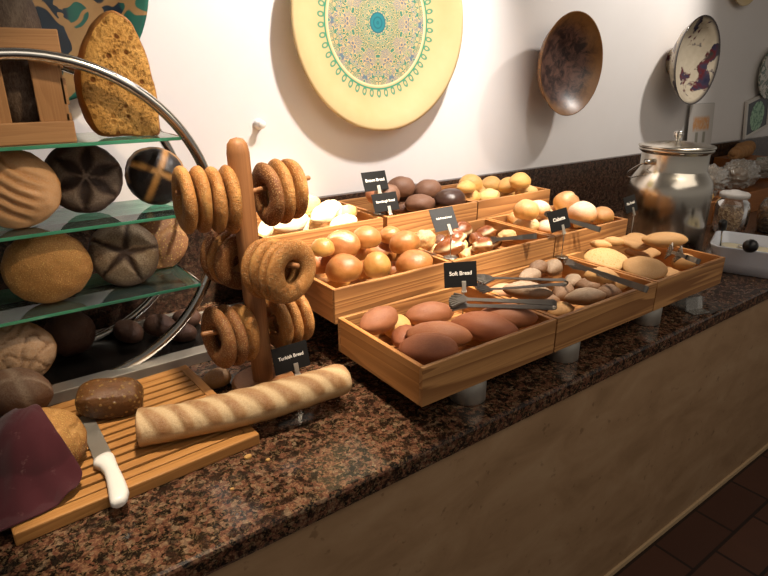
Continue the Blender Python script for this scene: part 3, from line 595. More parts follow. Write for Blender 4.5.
# ------------------------------------------------------------------ name cards on clips
def lettering(text, size, mat, parent, bold=False):
    cu = bpy.data.curves.new('lettering', 'FONT'); cu.body = text; cu.size = size; cu.align_x = 'CENTER'; cu.align_y = 'CENTER'
    if bold: cu.offset = size*.018
    ob = bpy.data.objects.new('tmp', cu); COL.objects.link(ob)
    dg = bpy.context.evaluated_depsgraph_get(); dg.update()
    me = bpy.data.meshes.new_from_object(ob.evaluated_get(dg))
    bpy.data.objects.remove(ob)
    o = bpy.data.objects.new('lettering', me); COL.objects.link(o); o.parent = parent
    me.materials.clear(); me.materials.append(mat)
    return o
def name_card(centre, base_z, yaw, lean, roll, words, label, w=.092, h=.06, card='black_card', clip_dx=.008):
    w *= 1.1; h *= 1.1
    """card leaning back on a spring clip at the top of a wire stem with a disc foot"""
    cx, cy, cz = centre
    t = thing('name_card', label, 'sign', (cx, cy, base_z), (0, 0, math.radians(yaw)), 'black name cards among the breads')
    c = box('card', -w/2, w/2, -.0008, .0008, -h/2, h/2, M[card], t, .0004)
    Rm = Euler((math.radians(-lean), math.radians(roll), 0), 'XYZ')
    c.location = (0, 0, cz-base_z); c.rotation_euler = Rm
    size = min(.016, w*1.62/len(words))
    if ' ' in words:
        a, b = words.rsplit(' ', 1)
        l1 = lettering(words, size, M['white_print'], c, True)
    else: l1 = lettering(words, size, M['white_print'], c, True)
    l1.rotation_euler = (PI/2, 0, 0); l1.location = (0, -.0014, .003)
    # clip: two jaws gripping the lower edge
    bm = bmesh.new()
    add_box(bm, clip_dx-.006, clip_dx+.006, -.0035, -.0012, -h/2-.016, -h/2+.016, .001)
    add_box(bm, clip_dx-.005, clip_dx+.005, .0012, .0035, -h/2-.014, -h/2+.012, .001)
    add_tube(bm, [(clip_dx-.007, 0, -h/2-.013), (clip_dx+.007, 0, -h/2-.013)], .0038, 10)
    k = bm_obj('clip', bm, M['rim_steel'], t); k.location = c.location; k.rotation_euler = Rm
    p = Rm.to_matrix() @ Vector((clip_dx, 0, -h/2-.014))
    sx, sy, sz = p.x, p.y, cz-base_z+p.z
    tube('stem', [(sx, sy, .003), (sx, sy, sz)], .0014, M['dark_steel'], t, 8)
    f = lathe('foot', [(0,0),(.021,0),(.022,.001),(.021,.0025),(.004,.004),(0,.004)], M['dark_steel'], t, 28); f.location = (sx, sy, .0003)
name_card((1.1074, 0.8, 1.3028), 1.195, 0, 22, 0, 'Brown Bread', 'black card reading Brown Bread, uppermost of the two at the dark rolls', .088, .058)
name_card((1.1249, 0.765, 1.2363), 1.113, 0, 22, 0, 'Sourdough Bread', 'black card reading Sourdough Bread, below and right of the brown bread card', .092, .056)
name_card((1.1115, 0.46, 1.2397), 1.1265, 0, 30, 0, 'Soft Pretzel bread', 'shiny grey-looking card reading Soft Pretzel bread on a tall wire stem', .082, .062, 'grey_card')
name_card((1.033, 0.3, 1.1296), .9745, -24, 14, 0, 'Soft Bread', 'black card reading Soft Bread above the fan-shaped tongs', .084, .062)
name_card((1.5673, 0.4, 1.1832), 1.0575, -6, 20, -6, 'Ciabatta', 'black card reading Ciabatta, slanted in front of the floured rolls', .08, .062)
name_card((2.0663, 0.45, 1.165), .9005, 4, 20, -3, 'Pita Bread', 'black card reading Pita Bread in front of the steel milk can', .078, .056)
name_card((0.5528, 0.37, 0.9973), .9005, 0, 16, 0, 'Turkish Bread', 'black card reading Turkish Bread at the foot of the bagel stand', .085, .058)

# ------------------------------------------------------------------ serving tongs
def arm_verts(bm, pts, wid, th):
    """flat strip along pts (x,z) in the local xz plane, widths across y"""
    rows = []
    for i, (x, z) in enumerate(pts):
        a = pts[max(i-1, 0)]; b = pts[min(i+1, len(pts)-1)]
        tx, tz = b[0]-a[0], b[1]-a[1]; L = math.hypot(tx, tz) or 1; nx, nz_ = -tz/L, tx/L
        w = wid[i]/2
        rows.append([bm.verts.new((x+nx*s*th/2, yy, z+nz_*s*th/2)) for s, yy in ((1,-w),(1,w),(-1,w),(-1,-w))])
    for a, b in zip(rows, rows[1:]):
        for k in range(4): bm.faces.new((a[k], a[(k+1) % 4], b[(k+1) % 4], b[k]))
    bm.faces.new(rows[0][::-1]); bm.faces.new(rows[-1])
def fan_head(bm, x0, z0, tilt, n=7, L=.05, w=.055):
    """serrated fan: ribs spreading from the arm end"""
    for i in range(n):
        a = (i-(n-1)/2)/(n-1)
        y0, y1 = a*.018, a*w
        l = L*(1-.25*abs(a*2)**2)
        add_tube(bm, [(x0, y0, z0), (x0-l*.5, (y0+y1)/2, z0+tilt*l*.5+.002), (x0-l, y1, z0+tilt*l)], [.0022,.0034,.0036], 6)
    vs = []
    for x, hw in ((x0+.004, .010), (x0-L*.5, w*.27), (x0-L*.86, w*.46)):
        vs.append((bm.verts.new((x, -hw, z0+tilt*(x0-x))), bm.verts.new((x, hw, z0+tilt*(x0-x)))))
    for a, b in zip(vs, vs[1:]): bm.faces.new((a[0], a[1], b[1], b[0]))
def tongs(p_tip, p_end, gap, label, fan=True, side=0., roll=0., w=.013):
    """sprung tongs: two arms joined by a U bend; local x runs from the tips to the bend"""
    a, b = Vector(p_tip), Vector(p_end); d = b-a; L = d.length
    yaw = math.atan2(d.y, d.x); pit = -math.atan2(d.z, math.hypot(d.x, d.y))
    t = thing('serving_tongs', label, 'tongs', a, (0,0,0), 'serving tongs left on the bread trays')
    t.rotation_mode = 'QUATERNION'
    t.rotation_quaternion = (Euler((0, pit, yaw), 'XYZ').to_matrix() @ Matrix.Rotation(math.radians(roll), 3, 'X')).to_quaternion()
    br = .0075
    for s in (-1, 1):
        g = gap/2*s
        pts = [(L*.16, g), (L*.3, g*.95), (L*.6, s*(br+(gap/2-br)*.45)), (L-.045, s*br), (L-.012, s*br)]
        bm = bmesh.new(); arm_verts(bm, pts, [w*.9, w*.75, w, w*1.25, w*1.35], .0016)
        if fan: fan_head(bm, L*.165, g, .12*s*-1, L=L*.165)
        else:
            arm_verts(bm, [(0, g*.6), (L*.06, g*.9), (L*.165, g)], [w*.9, w*1.7, w*.95], .0018)
        bm_obj('arm', bm, M['tong_steel'], t)
    bm = bmesh.new()
    arm_verts(bm, [(L-.0125+.0115*math.cos(q), br*math.sin(q)) for q in [PI/2-PI*i/10 for i in range(11)]], [w*1.35]*11, .0018)
    bm_obj('bend', bm, M['tong_steel'], t)
tongs((0.9501, 0.2519, 1.085), (1.1259, 0.0517, 1.1), .020, 'steel tongs with ribbed fan heads lying over the brown soft rolls', True, roll=15, w=.017)
tongs((1.0726, 0.2791, 1.1), (1.3215, 0.1685, 1.085), .034, 'steel tongs with flat heads lying over the rustic rolls behind the soft bread card', True, roll=8)
tongs((1.4429, 0.2659, 1.096), (1.4455, -0.0021, 1.085), .05, 'open steel tongs lying across the corner between rustic rolls and flat breads', False, roll=62)
tongs((1.3309, 0.4839, 1.135), (1.4342, 0.3775, 1.155), .028, 'steel tongs resting in the tray of glazed pretzel pieces', False, roll=75)
tongs((1.5878, 0.4751, 1.19), (1.7148, 0.336, 1.14), .036, 'steel tongs resting among the floured rolls behind the slanted card', False, roll=75)
tongs((1.8537, 0.1535, 1.082), (1.8261, 0.047, 1.08), .05, 'short steel tongs with serrated triangular tips on the flat breads', True, roll=70)

# ------------------------------------------------------------------ bagel stand
SX, SY = .512, .45
bs = thing('bagel_stand', 'wooden post stand with three crossing pegs for bread rings', 'stand', (SX, SY, CT+.0005))
lathe('base', [(0,0),(.074,0),(.078,.004),(.078,.014),(.073,.019),(0,.02)], M['stand_wood'], bs, 56, auto=35)
post = lathe('post', [(.026,0),(.0255,.3),(.0245,.555),(.0215,.574),(.014,.584),(0,.588)], M['stand_wood'], bs, 32)
post.location = (0, 0, .0201); post.rotation_euler = (0, math.radians(-1.6), 0)
rng = random.Random(3)
def ring_mesh(seed, mat, R=.0482, r=.0235, ax=.0138):
    vs, fs = [], []; A, B = 48, 20
    for i in range(A):
        a = 2*PI*i/A; k = 1+.03*(1+math.sin(2*a+seed))+.02*math.sin(3*a+seed*2.1)
        for j in range(B):
            b = 2*PI*j/B; q = r*(1+.04*math.sin(3*b+a*2+seed))*(.95+.05*math.sin(a*2+seed*1.3))
            rr = R+q*math.cos(b) if math.cos(b) < 0 else R*k+q*math.cos(b)
            vs.append((ax*(1+.05*math.sin(a*3+seed))*math.copysign(abs(math.sin(b))**.9, math.sin(b)), rr*math.cos(a), rr*math.sin(a)))
            fs.append((i*B+j, i*B+(j+1) % B, ((i+1) % A)*B+(j+1) % B, ((i+1) % A)*B+j))
    return mesh_obj('bread_ring', vs, fs, mat)
RINGP = [ring_mesh(1., M['sesame']), ring_mesh(2.3, M['sesame_dark'], .0488, .0238, .0139), ring_mesh(4.1, M['sesame'], .0476, .023, .0136)]
used = set()
LV = [  # peg height, direction, half length, rings at -, rings at +
 ('upper', .487, 0, .158, 4, 3, .0322, .0305), ('middle', .328, -74, .150, 3, 4, .029, .027), ('lower', .168, 6, .146, 3, 3, .0305, .0305)]
RL = {('upper',-1): ['sesame ring next to the post on the left of the upper peg', 'second sesame ring from the post, left of the upper peg', 'third sesame ring from the post, left of the upper peg', 'outermost left sesame ring on the upper peg, beside the glass shelf'],
 ('upper',1): ['sesame ring next to the post on the right of the upper peg', 'middle sesame ring right of the post on the upper peg', 'outermost right sesame ring on the upper peg against the white wall'],
 ('middle',-1): ['ring nearest the post on the rear of the middle peg', 'second ring on the rear of the middle peg left of the post', 'rearmost ring of the middle peg, left of the post'],
 ('middle',1): ['sesame ring next to the post on the front of the middle peg', 'second ring from the post on the front of the middle peg', 'third ring from the post on the front of the middle peg', 'foremost sesame ring of the middle peg, its whole round face and hole showing'],
 ('lower',-1): ['ring nearest the post on the left of the lower peg', 'middle ring left of the post on the lower peg', 'outermost left ring of the lower peg, above the small wheat roll'],
 ('lower',1): ['ring nearest the post on the right of the lower peg', 'middle ring right of the post on the lower peg', 'outermost right ring of the lower peg, with the peg tip poking out']}
for lev, hz, ang, L, nl, nr, gl, gr_ in LV:
    a = math.radians(ang); d = Vector((math.cos(a), math.sin(a), 0)); tilt = .11
    pts = [d*s*L+Vector((0,0,hz+abs(s)*L*tilt)) for s in (-1,-.98,-.5,0,.5,.98,1)]
    tube('peg', pts, [.004,.006,.0062,.0064,.0062,.006,.004], M['stand_wood'], bs, 12)
    for sgn, n in ((-1, nl), (1, nr)):
        for k in range(n):
            gp = gl if sgn < 0 else gr_
            s = .0458+k*gp
            pz = CT+hz+s*tilt-.0152
            q = rng.randrange(3)
            if q in used: o = RINGP[q].copy(); COL.objects.link(o)
            else: o = RINGP[q]; used.add(q)
            o.location = (SX+d.x*s*sgn, SY+d.y*s*sgn, pz)
            o.rotation_euler = (rng.choice((0., 2.1, 4.2)), rng.uniform(-.02,.02)-sgn*.02, a+rng.uniform(-.02,.02)-(.09 if (lev, sgn) == ('upper', -1) else 0))
            o.scale = (min(1., gp/.0305), 1, 1)
            tag(o, RL[(lev, sgn)][k], 'bread ring', 'sesame bread rings on the post stand')

# ------------------------------------------------------------------ bread rack: two steel hoops with glass shelves
RX, RZ, RR, Y0, Y1 = .143, CT+.3925, .3805, .70, .95
rk = thing('bread_rack', 'round steel hoop rack with three green-edged glass shelves of loaves', 'rack', (RX, (Y0+Y1)/2, CT+.0006))
for y in (Y0, Y1):
    n = 96
    tube('hoop', [(RR*math.cos(2*PI*i/n), y-(Y0+Y1)/2, RZ-CT+RR*math.sin(2*PI*i/n)) for i in range(n)], .0128, M['chrome'], rk, 16, True)
for sz in (1.491, 1.302, 1.110):
    dz = sz-.004-RZ; half = math.sqrt(RR**2-dz**2)-.015
    bm = bmesh.new(); add_box(bm, -half, half, -.128, .128, -.004, .004, .0008, 1)
    o = bm_obj('glass_shelf', bm, [M['glass'], M['glass_edge']], rk); o.location = (0, 0, sz-.004-CT)
    for p in o.data.polygons: p.material_index = 0 if abs(p.normal.z) > .9 else 1
    for s in (-1, 1):
        tube('shelf_bar', [(s*(half+.006), -.135, sz-CT-.004), (s*(half+.006), .135, sz-CT-.004)], .0045, M['chrome'], rk, 10)
ry0, ry1 = .655-(Y0+Y1)/2, .985-(Y0+Y1)/2
bm = bmesh.new(); add_box(bm, -.55, .36, ry0+.048, ry1-.02, 0, .014, 0)
bm_obj('base_sheet', bm, M['black_tray'], rk)
box('base_front_rim', -.55, .36, ry0, ry0+.0478, 0, .030, M['rim_steel'], rk, .002)
box('base_rear_rim', -.55, .36, ry1-.0198, ry1, 0, .030, M['rim_steel'], rk, .002)
rl = box('steel_rail', .515, .80, .930, .944, CT+.0006, CT+.03, M['rim_steel'], None, .002)
tag(rl, 'low steel rail on the counter behind the bagel stand', 'rail')
RB = CT+.0152

# ------------------------------------------------------------------ big loaves
def seat(o, z):
    """set an object down on a surface at height z"""
    R_ = o.rotation_euler.to_matrix(); sc_ = o.scale
    lo = min((R_ @ Vector((v.co.x*sc_.x, v.co.y*sc_.y, v.co.z*sc_.z))).z for v in o.data.vertices)
    o.location.z = z+.0008-lo
    return o
def toward(dirv, spin=0.):
    z = Vector(dirv).normalized(); x = Vector((0,0,1)).cross(z).normalized(); y = z.cross(x)
    m = Matrix((x, y, z)).transposed()
    return (m @ Matrix.Rotation(math.radians(spin), 3, 'Z')).to_euler()
def pat_fan(u, v, top, seed):
    s = 0
    for k in range(5):
        yy = v-(-.62+k*.27)-.22*(u-.1)**2+.1*u; s = max(s, gauss(yy, .055)*clamp((.78-abs(u+.05))*3)*clamp((.98-abs(v))*5))
    return -.12*s*top+.03*top*(1-s), s*top, .25*top*(1-s)
def pat_flower(u, v, top, seed):
    r = math.hypot(u-.05, v+.05); th = math.atan2(v+.05, u-.05)+seed; k = 2*PI/6
    a = (th % k)-k/2; wdt = .20*math.sin(PI*clamp((r-.08)/.82))
    g = clamp(1.3-abs(a*r)/max(wdt, .02)) if .08 < r < .9 else 0
    return -.13*clamp(g)*top, clamp(g*1.4)*top, .8*top*clamp((.92-r)*6)*(1-clamp(g*1.6))
def pat_cross(u, v, top, seed):
    c, s_ = math.cos(.5), math.sin(.5); a, b = u*c-v*s_, u*s_+v*c
    g = max(gauss(a, .11), gauss(b, .11), gauss(math.hypot(u, v)-1.0, .1)*.9*(v > -.2))
    return -.03*g*top, clamp(g*1.5-.2)*top, 0
def pat_none(u, v, top, seed):
    return .03*noise.noise(Vector((u*3, v*3, seed))), 0, 0
def pat_star(u, v, top, seed):
    r = math.hypot(u, v); th = math.atan2(v, u)+seed; k = 2*PI/5
    a = abs((th % k)-k/2); g = clamp(1.2-a*r/(.17*(1.05-r)+.01)) if r < .95 else 0
    return -.14*clamp(g)*top, clamp(g*1.3)*top, 1.*top*(1-clamp(g*1.5))*clamp((1-r)*5)
def pat_arc(u, v, top, seed):
    r = math.hypot(u-.3, v+.5); g = gauss(r-.75, .07)*top
    return -.08*g, g, .15*top
def pat_crack(u, v, top, seed):
    n = noise.noise(Vector((u*2.2, v*2.2, seed))); g = gauss(n, .06)*top
    return -.08*g, g*.9, .35*top*(1-g)
def pat_strip(u, v, top, seed):
    g = max(gauss(u*.8+v*.6-.1, .16), gauss(u*.5-v*.86-.25, .09))*top
    return -.03*g, g*.3, .8*g
def boule(name, R, T, pat, mat, centre, facing, spin, label, cat='loaf', group='round loaves on the hoop rack', seed=1., ry=None, sub=5, wob=.05, box=1.):
    vs, fs = ico(sub); out, sc, du = [], [], []
    for d in vs:
        top = clamp(d.z*4)
        dd, s, u = pat(d.x, d.y, top, seed)
        p = d*(1+dd+wob*nz(d, 1.4, seed)+.02*nz(d, 4., seed)+.014*nz(d, 9., seed))
        if box < 1: p = Vector([math.copysign(abs(c_)**box, c_) for c_ in p])*.86
        q = Vector((p.x*R, p.y*(ry or R), p.z*T))
        if q.z < -.45*T: q.z = -.45*T+(q.z+.45*T)*.25
        out.append(q); sc.append(s); du.append(u)
    o = mesh_obj(name, out, fs, mat, None, True, {'score': sc, 'dust': du})
    o.location = centre; o.rotation_euler = toward(facing, spin)
    return tag(o, label, cat, group)
F = (-.22, -.95, .22)
def shelfz(c, z, R): return (c[0], c[1], z+R)
seat(boule('round_loaf', .0868, .062, pat_fan, M['boule_tan'], (.100, .785, 1.398), F, -28, 'pale tan round loaf with slanting ridges at the left of the middle glass shelf', seed=1.2), 1.3020)
seat(boule('round_loaf', .0895, .058, pat_flower, M['boule_dark'], (.252, .862, 1.397), (-.12,-.95,.25), 12, 'dark round loaf with floured petal cuts, centre of the middle glass shelf', seed=.4), 1.3020)
seat(boule('round_loaf', .078, .058, pat_cross, M['boule_black'], (.426, .853, 1.382), (-.1,-.95,.3), 0, 'black round loaf with golden cross cut, right end of the middle glass shelf', seed=2.2), 1.3020)
seat(boule('round_loaf', .098, .062, pat_none, M['boule_corn'], (.126, .79, 1.2065), F, 0, 'big golden cornmeal-dusted round loaf on the lowest glass shelf', seed=3.1, ry=.086), 1.1100)
seat(boule('round_loaf', .086, .056, pat_star, M['boule_star'], (.308, .81, 1.197), (-.15,-.93,.3), 20, 'grey floured round loaf with star cuts on the lowest glass shelf', seed=.9), 1.1100)
seat(boule('round_loaf', .084, .052, pat_arc, M['boule_brown'], (.425, .905, 1.1945), (.2,-.9,.3), 0, 'brown seeded round loaf behind the floured star loaf', seed=5.4), 1.1100)
seat(boule('round_loaf', .080, .060, pat_crack, M['boule_crack'], (.03, .80, 1.0), F, 0, 'cracked tan round loaf low at the left, on the rack base', seed=1.7, ry=.076), RB)
seat(boule('round_loaf', .062, .055, pat_none, M['boule_dark'], (.155, .885, .976), F, 0, 'dark loaf in the shadow on the rack base right of the cracked loaf', seed=7.7), RB)
for x, y, r, l in ((.30,.89,.034,'dark oval bun on the rack base, leftmost of the shadowed buns behind the hoop'), (.385,.875,.036,'dark oval bun on the rack base, second of the shadowed buns'), (.47,.895,.031,'dark oval bun on the rack base, third of the shadowed buns'), (.425,.80,.030,'dark oval bun on the rack base, closest to the hoop foot')):
    seat(boule('oval_bun', r*1.35, r, pat_none, M['boule_dark'], (x, y, .9045+r*.62), (.1,-.2,1), x*300, l, 'bun', 'shadowed buns on the rack base', seed=x*9, ry=r, sub=4), RB)

# halved loaf standing on the top shelf, cut face to the room
OUT = [(0.3527, 1.7675), (0.3226, 1.7477), (0.2933, 1.7059), (0.2715, 1.6601), (0.2614, 1.6118), (0.2663, 1.5534), (0.2881, 1.5033), (0.3515, 1.4951), (0.4171, 1.4937), (0.4267, 1.5478), (0.4287, 1.5987), (0.4186, 1.6617), (0.4055, 1.7135), (0.3887, 1.7508)]
def outline(pts, n=72):
    res = []; m = len(pts)
    for i in range(m):                       # Catmull-Rom round the outline
        p0, p1, p2, p3 = (Vector(pts[(i+j-1) % m]+(0,)) for j in range(4))
        for k in range(8):
            q = k/8
            res.append(.5*((2*p1)+(p2-p0)*q+(2*p0-5*p1+4*p2-p3)*q*q+(3*p1-p0-3*p2+p3)*q**3))
    return res
hl = thing('halved_loaf', 'tall halved yellow crumb loaf standing on the top glass shelf', 'loaf', (0, .80, 1.4925))
ol = outline(OUT)
cx0 = sum(p.x for p in ol)/len(ol); cz0 = sum(p.y for p in ol)/len(ol)
def slab_mesh(name, rows, mat, capf, parent, nj=.0):
    vs, fs = [], []; n = len(ol)
    for (s, y) in rows:
        for p in ol:
            v = Vector((cx0+(p.x-cx0)*s, y, cz0+(p.y-cz0)*s)); 
            if nj: v += Vector((nz(v, 30, 1), nz(v, 30, 2), nz(v, 30, 3)))*nj
            v.z = max(v.z, 1.4930)
            vs.append((v.x, v.y-.80, v.z-1.4925))
    for r in range(len(rows)-1):
        for k in range(n): fs.append((r*n+k, r*n+(k+1) % n, (r+1)*n+(k+1) % n, (r+1)*n+k))
    if capf:
        b = len(vs); vs.append((cx0, rows[-1][1]-.80, cz0-1.4925)); r = len(rows)-1
        for k in range(n): fs.append((r*n+k, r*n+(k+1) % n, b))
    return mesh_obj(name, vs, fs, mat, parent, True)
slab_mesh('crust', [(.965,.752),(1.,.756),(1.02,.775),(1.02,.80),(.97,.835),(.85,.862),(.6,.88),(.3,.888)], hero('slab_crust', '#b5762c', '#a4661f', '#8f5718', .1, mott=.5, bumps=.5), True, hl, .004)
fc = slab_mesh('cut_face', [(.975,.7535),(.93,.750),(.6,.7485),(.3,.748)], M['open_crumb'], True, hl, .003)

# wooden crate on the top shelf and the loaf in it
cr = thing('wooden_crate', 'small slatted wooden crate at the left of the top glass shelf', 'crate', (.10, .805, 1.4918))
W, D, H = .131, .085, .232
for y in (-D, D-.012):
    n = 'front' if y < 0 else 'rear'
    box(n+'_top_rail', -W, W, y, y+.012, H-.052, H, M['crate_x'], cr, .003)
    box(n+'_bottom_rail', -W, W, y, y+.012, 0, .046, M['crate_x'], cr, .003)
    for x in (-W+.004, -.045, W-.064):
        box('slat', x, x+.06, y+.0125 if y < 0 else y-.0095, y+.0215 if y < 0 else y-.0005, .004, H-.004, M['crate_z'], cr, .002)
for x in (-W, W-.012):
    for z in (0, .075, .15):
        box('side_board', x, x+.012, -D+.0125, D-.0125, z+.004, z+.062, M['crate_x'], cr, .002)
box('floor_board', -W+.0125, W-.0125, -D+.022, D-.022, .002, .01, M['crate_x'], cr, .001)
o = boule('long_loaf', .066, .05, pat_strip, hero('floured_dark_loaf', '#4b3526', '#412d20', '#4b3828', .5, score='#241813', scoredust='#8d7c6a'), (.150, .808, 1.692), (0,-1,.1), 90, 'dark floured long loaf standing upright in the slatted crate', 'loaf', None, 2.8)
o.scale = (2.85, .98, .85); o.rotation_euler = toward((0,-1,.05), 90)

# ------------------------------------------------------------------ cutting board and what lies on it
BR = math.radians(3.2)
cb = thing('cutting_board', 'slatted wooden bread board at the left front of the counter', 'cutting board', (.163, .412, CT+.0006), (0, 0, BR))
bw, bd = .2245, .2
box('frame_rail', -bw, bw, -bd, -bd+.026, 0, .025, M['board'], cb, .003)
box('frame_rail', -bw, bw, bd-.026, bd, 0, .025, M['board'], cb, .003)
box('frame_end', -bw, -bw+.022, -bd+.026, bd-.026, 0, .025, M['board_y'], cb, .002)
box('frame_end', bw-.022, bw, -bd+.026, bd-.026, 0, .025, M['board_y'], cb, .002)
ns = 12; pit = (2*bd-.052)/ns
for k in range(ns):
    y = -bd+.026+k*pit
    box('slat', -bw+.022, bw-.022, y+.0042, y+pit-.0042, .008, .024, M['board'], cb, .0018)
box('gap_shade_sheet', -bw+.022, bw-.022, -bd+.026, bd-.026, .001, .004, plain('board_shadow_bottom', '#3a220e', .7), cb, 0)  # dark sheet below the slats; its colour stands in for shade in the gaps
BZ = CT+.0258

# baguette
def baguette():
    P = [Vector(p) for p in [(0.1889, 0.3352, 0.963), (0.2451, 0.3162, 0.963), (0.3025, 0.3015, 0.963), (0.367, 0.2875, 0.963), (0.4353, 0.2752, 0.964), (0.5096, 0.2677, 0.964), (0.5827, 0.2638, 0.964), (0.6434, 0.26, 0.964)]]
    n = 120; pts = []
    for i in range(n):
        q = i/(n-1)*(len(P)-1); k = min(int(q), len(P)-2); f = q-k
        p0, p1, p2, p3 = P[max(k-1,0)], P[k], P[k+1], P[min(k+2,len(P)-1)]
        pts.append(.5*((2*p1)+(p2-p0)*f+(2*p0-5*p1+4*p2-p3)*f*f+(3*p1-p0-3*p2+p3)*f**3))
    vs, fs, sc, du = [], [], [], []; B = 40
    for i, p in enumerate(pts):
        t_ = (pts[min(i+1,n-1)]-pts[max(i-1,0)]).normalized(); u = t_.cross(Vector((0,0,1))).normalized(); w = u.cross(t_)
        q = i/(n-1); r = .0405*(1-.04*math.sin(q*9)); e = 1.
        if q > .93: e = math.sqrt(max(1-((q-.93)/.07)**2, .0))
        if q < .015: e = .97+q*2
        for j in range(B):
            a = 2*PI*j/B; ca, sa = math.cos(a), math.sin(a)
            # slanting slashes across the top
            ph = (q*9. - ca*.62+.06*math.sin(q*31)) % 1.
            top = clamp(sa*2.2+.75)
            g = clamp(1.45-abs(ph-.5)/.24)*clamp(sa*2.6+.35)
            rr = r*e*(1+.055*g-.05*top*gauss(ph-.2,.09)+.03*nz(Vector((q*9, ca, sa)), 2., 4.))
            z = sa*rr*.9
            v = p+u*ca*rr*1.05+w*z
            v.z = max(v.z, p.z-.0345*max(e, .75))
            vs.append(v); edge = gauss(abs(ph-.5)-.30, .10)*top
            sc.append(clamp(g*1.25)*(.75+.35*noise.noise(Vector((q*40, ca*3, 0.)))) if g > 0 else 0.); du.append(.5*clamp(1-g*1.4)*top)
    for i in range(n-1):
        for j in range(B): fs.append((i*B+j, i*B+(j+1) % B, (i+1)*B+(j+1) % B, (i+1)*B+j))
    fs.append(tuple(range((n-1)*B, n*B)))
    t = mesh_obj('baguette', vs, fs, M['bag_crust'], None, True, {'score': sc, 'dust': du})
    tag(t, 'long baguette with slanting floury slashes lying across the board edge', 'baguette')
    c0 = sum((v for v in vs[:B]), Vector())/B
    cv = [c0+(v-c0)*.985 for v in vs[:B]]; dirn = (pts[0]-pts[1]).normalized()
    cvs = [v+dirn*.001 for v in cv]+[c0+(v-c0)*.5+dirn*.0035 for v in vs[:B]]+[c0+dirn*.003]
    cf = [(j, (j+1) % B, B+(j+1) % B, B+j) for j in range(B)]+[(B+j, B+(j+1) % B, 2*B) for j in range(B)]
    mesh_obj('cut_end', cvs, cf, M['crumb'], t, True, {'score': [0]*len(cvs), 'dust': [0]*len(cvs)})
baguette()

# bread knife
kp, kh = Vector((0.1146, 0.5171, 0.93)), Vector((0.1167, 0.1629, 0.934))
kd = kh-kp; KL = kd.length
kn = thing('bread_knife', 'bread knife with white handle lying on the slatted board', 'knife', kp, (0, 0, math.atan2(kd.y, kd.x)))
bl = KL*.56
bm = bmesh.new()
prof = [(0,-.003,.004)]+[(bl*q, -.0105-.003*q, .0115) for q in (.08,.3,.6,1.)]
rows = []
for x, a, b in [(0.,.004,.011)]+[(bl*q, -.0145-.003*q, .0145+.001*q) for q in (.07,.2,.4,.6,.8,1.,1.12)]:
    rows.append([bm.verts.new(p) for p in ((x,a,-.0002),(x,b,-.0011),(x,b,.0011),(x,a,.0002))])
for a, b in zip(rows, rows[1:]):
    for k in range(4): bm.faces.new((a[k], a[(k+1) % 4], b[(k+1) % 4], b[k]))
bm.faces.new(rows[0][::-1]); bm.faces.new(rows[-1])
bm_obj('blade', bm, M['rim_steel'], kn)
hv, hf = [], []; hrow = [(bl-.004,-.012,.0145,.008),(bl+.004,-.021,.0165,.010),(bl+.016,-.0235,.0165,.0115),(bl+.03,-.015,.0155,.0115),(bl+.05,-.012,.0145,.0115),(bl+.075,-.014,.015,.012),(bl+.10,-.0175,.0145,.012),(bl+.122,-.021,.0125,.0118),(bl+.136,-.022,.006,.0105),(bl+.142,-.018,.0,.007)]
for x, a, b, h in hrow:
    for j in range(18):
        q = 2*PI*j/18; cq, sq = math.cos(q), math.sin(q)
        hv.append((bl+(x-bl)*(KL-bl)/.142, (a+b)/2+(b-a)/2*math.copysign(abs(cq)**.8, cq), h*math.copysign(abs(sq)**.8, sq)+.004))
for r in range(len(hrow)-1):
    for j in range(18): hf.append((r*18+j, r*18+(j+1) % 18, (r+1)*18+(j+1) % 18, (r+1)*18+j))
hf.append(tuple(range(17,-1,-1))); hf.append(tuple(range((len(hrow)-1)*18, len(hrow)*18)))
ho = mesh_obj('handle', hv, hf, M['white_plastic'], kn)

# end piece of a glazed seeded loaf
seat(boule('loaf_heel', .078, .046, pat_none, M['chunk'], (0.1681, 0.4944, 0.96), (.05,-.25,.95), -30, 'dark glazed seeded loaf heel lying at the back of the board', 'loaf', None, 2.4, ry=.048, wob=.16, box=.62), BZ)

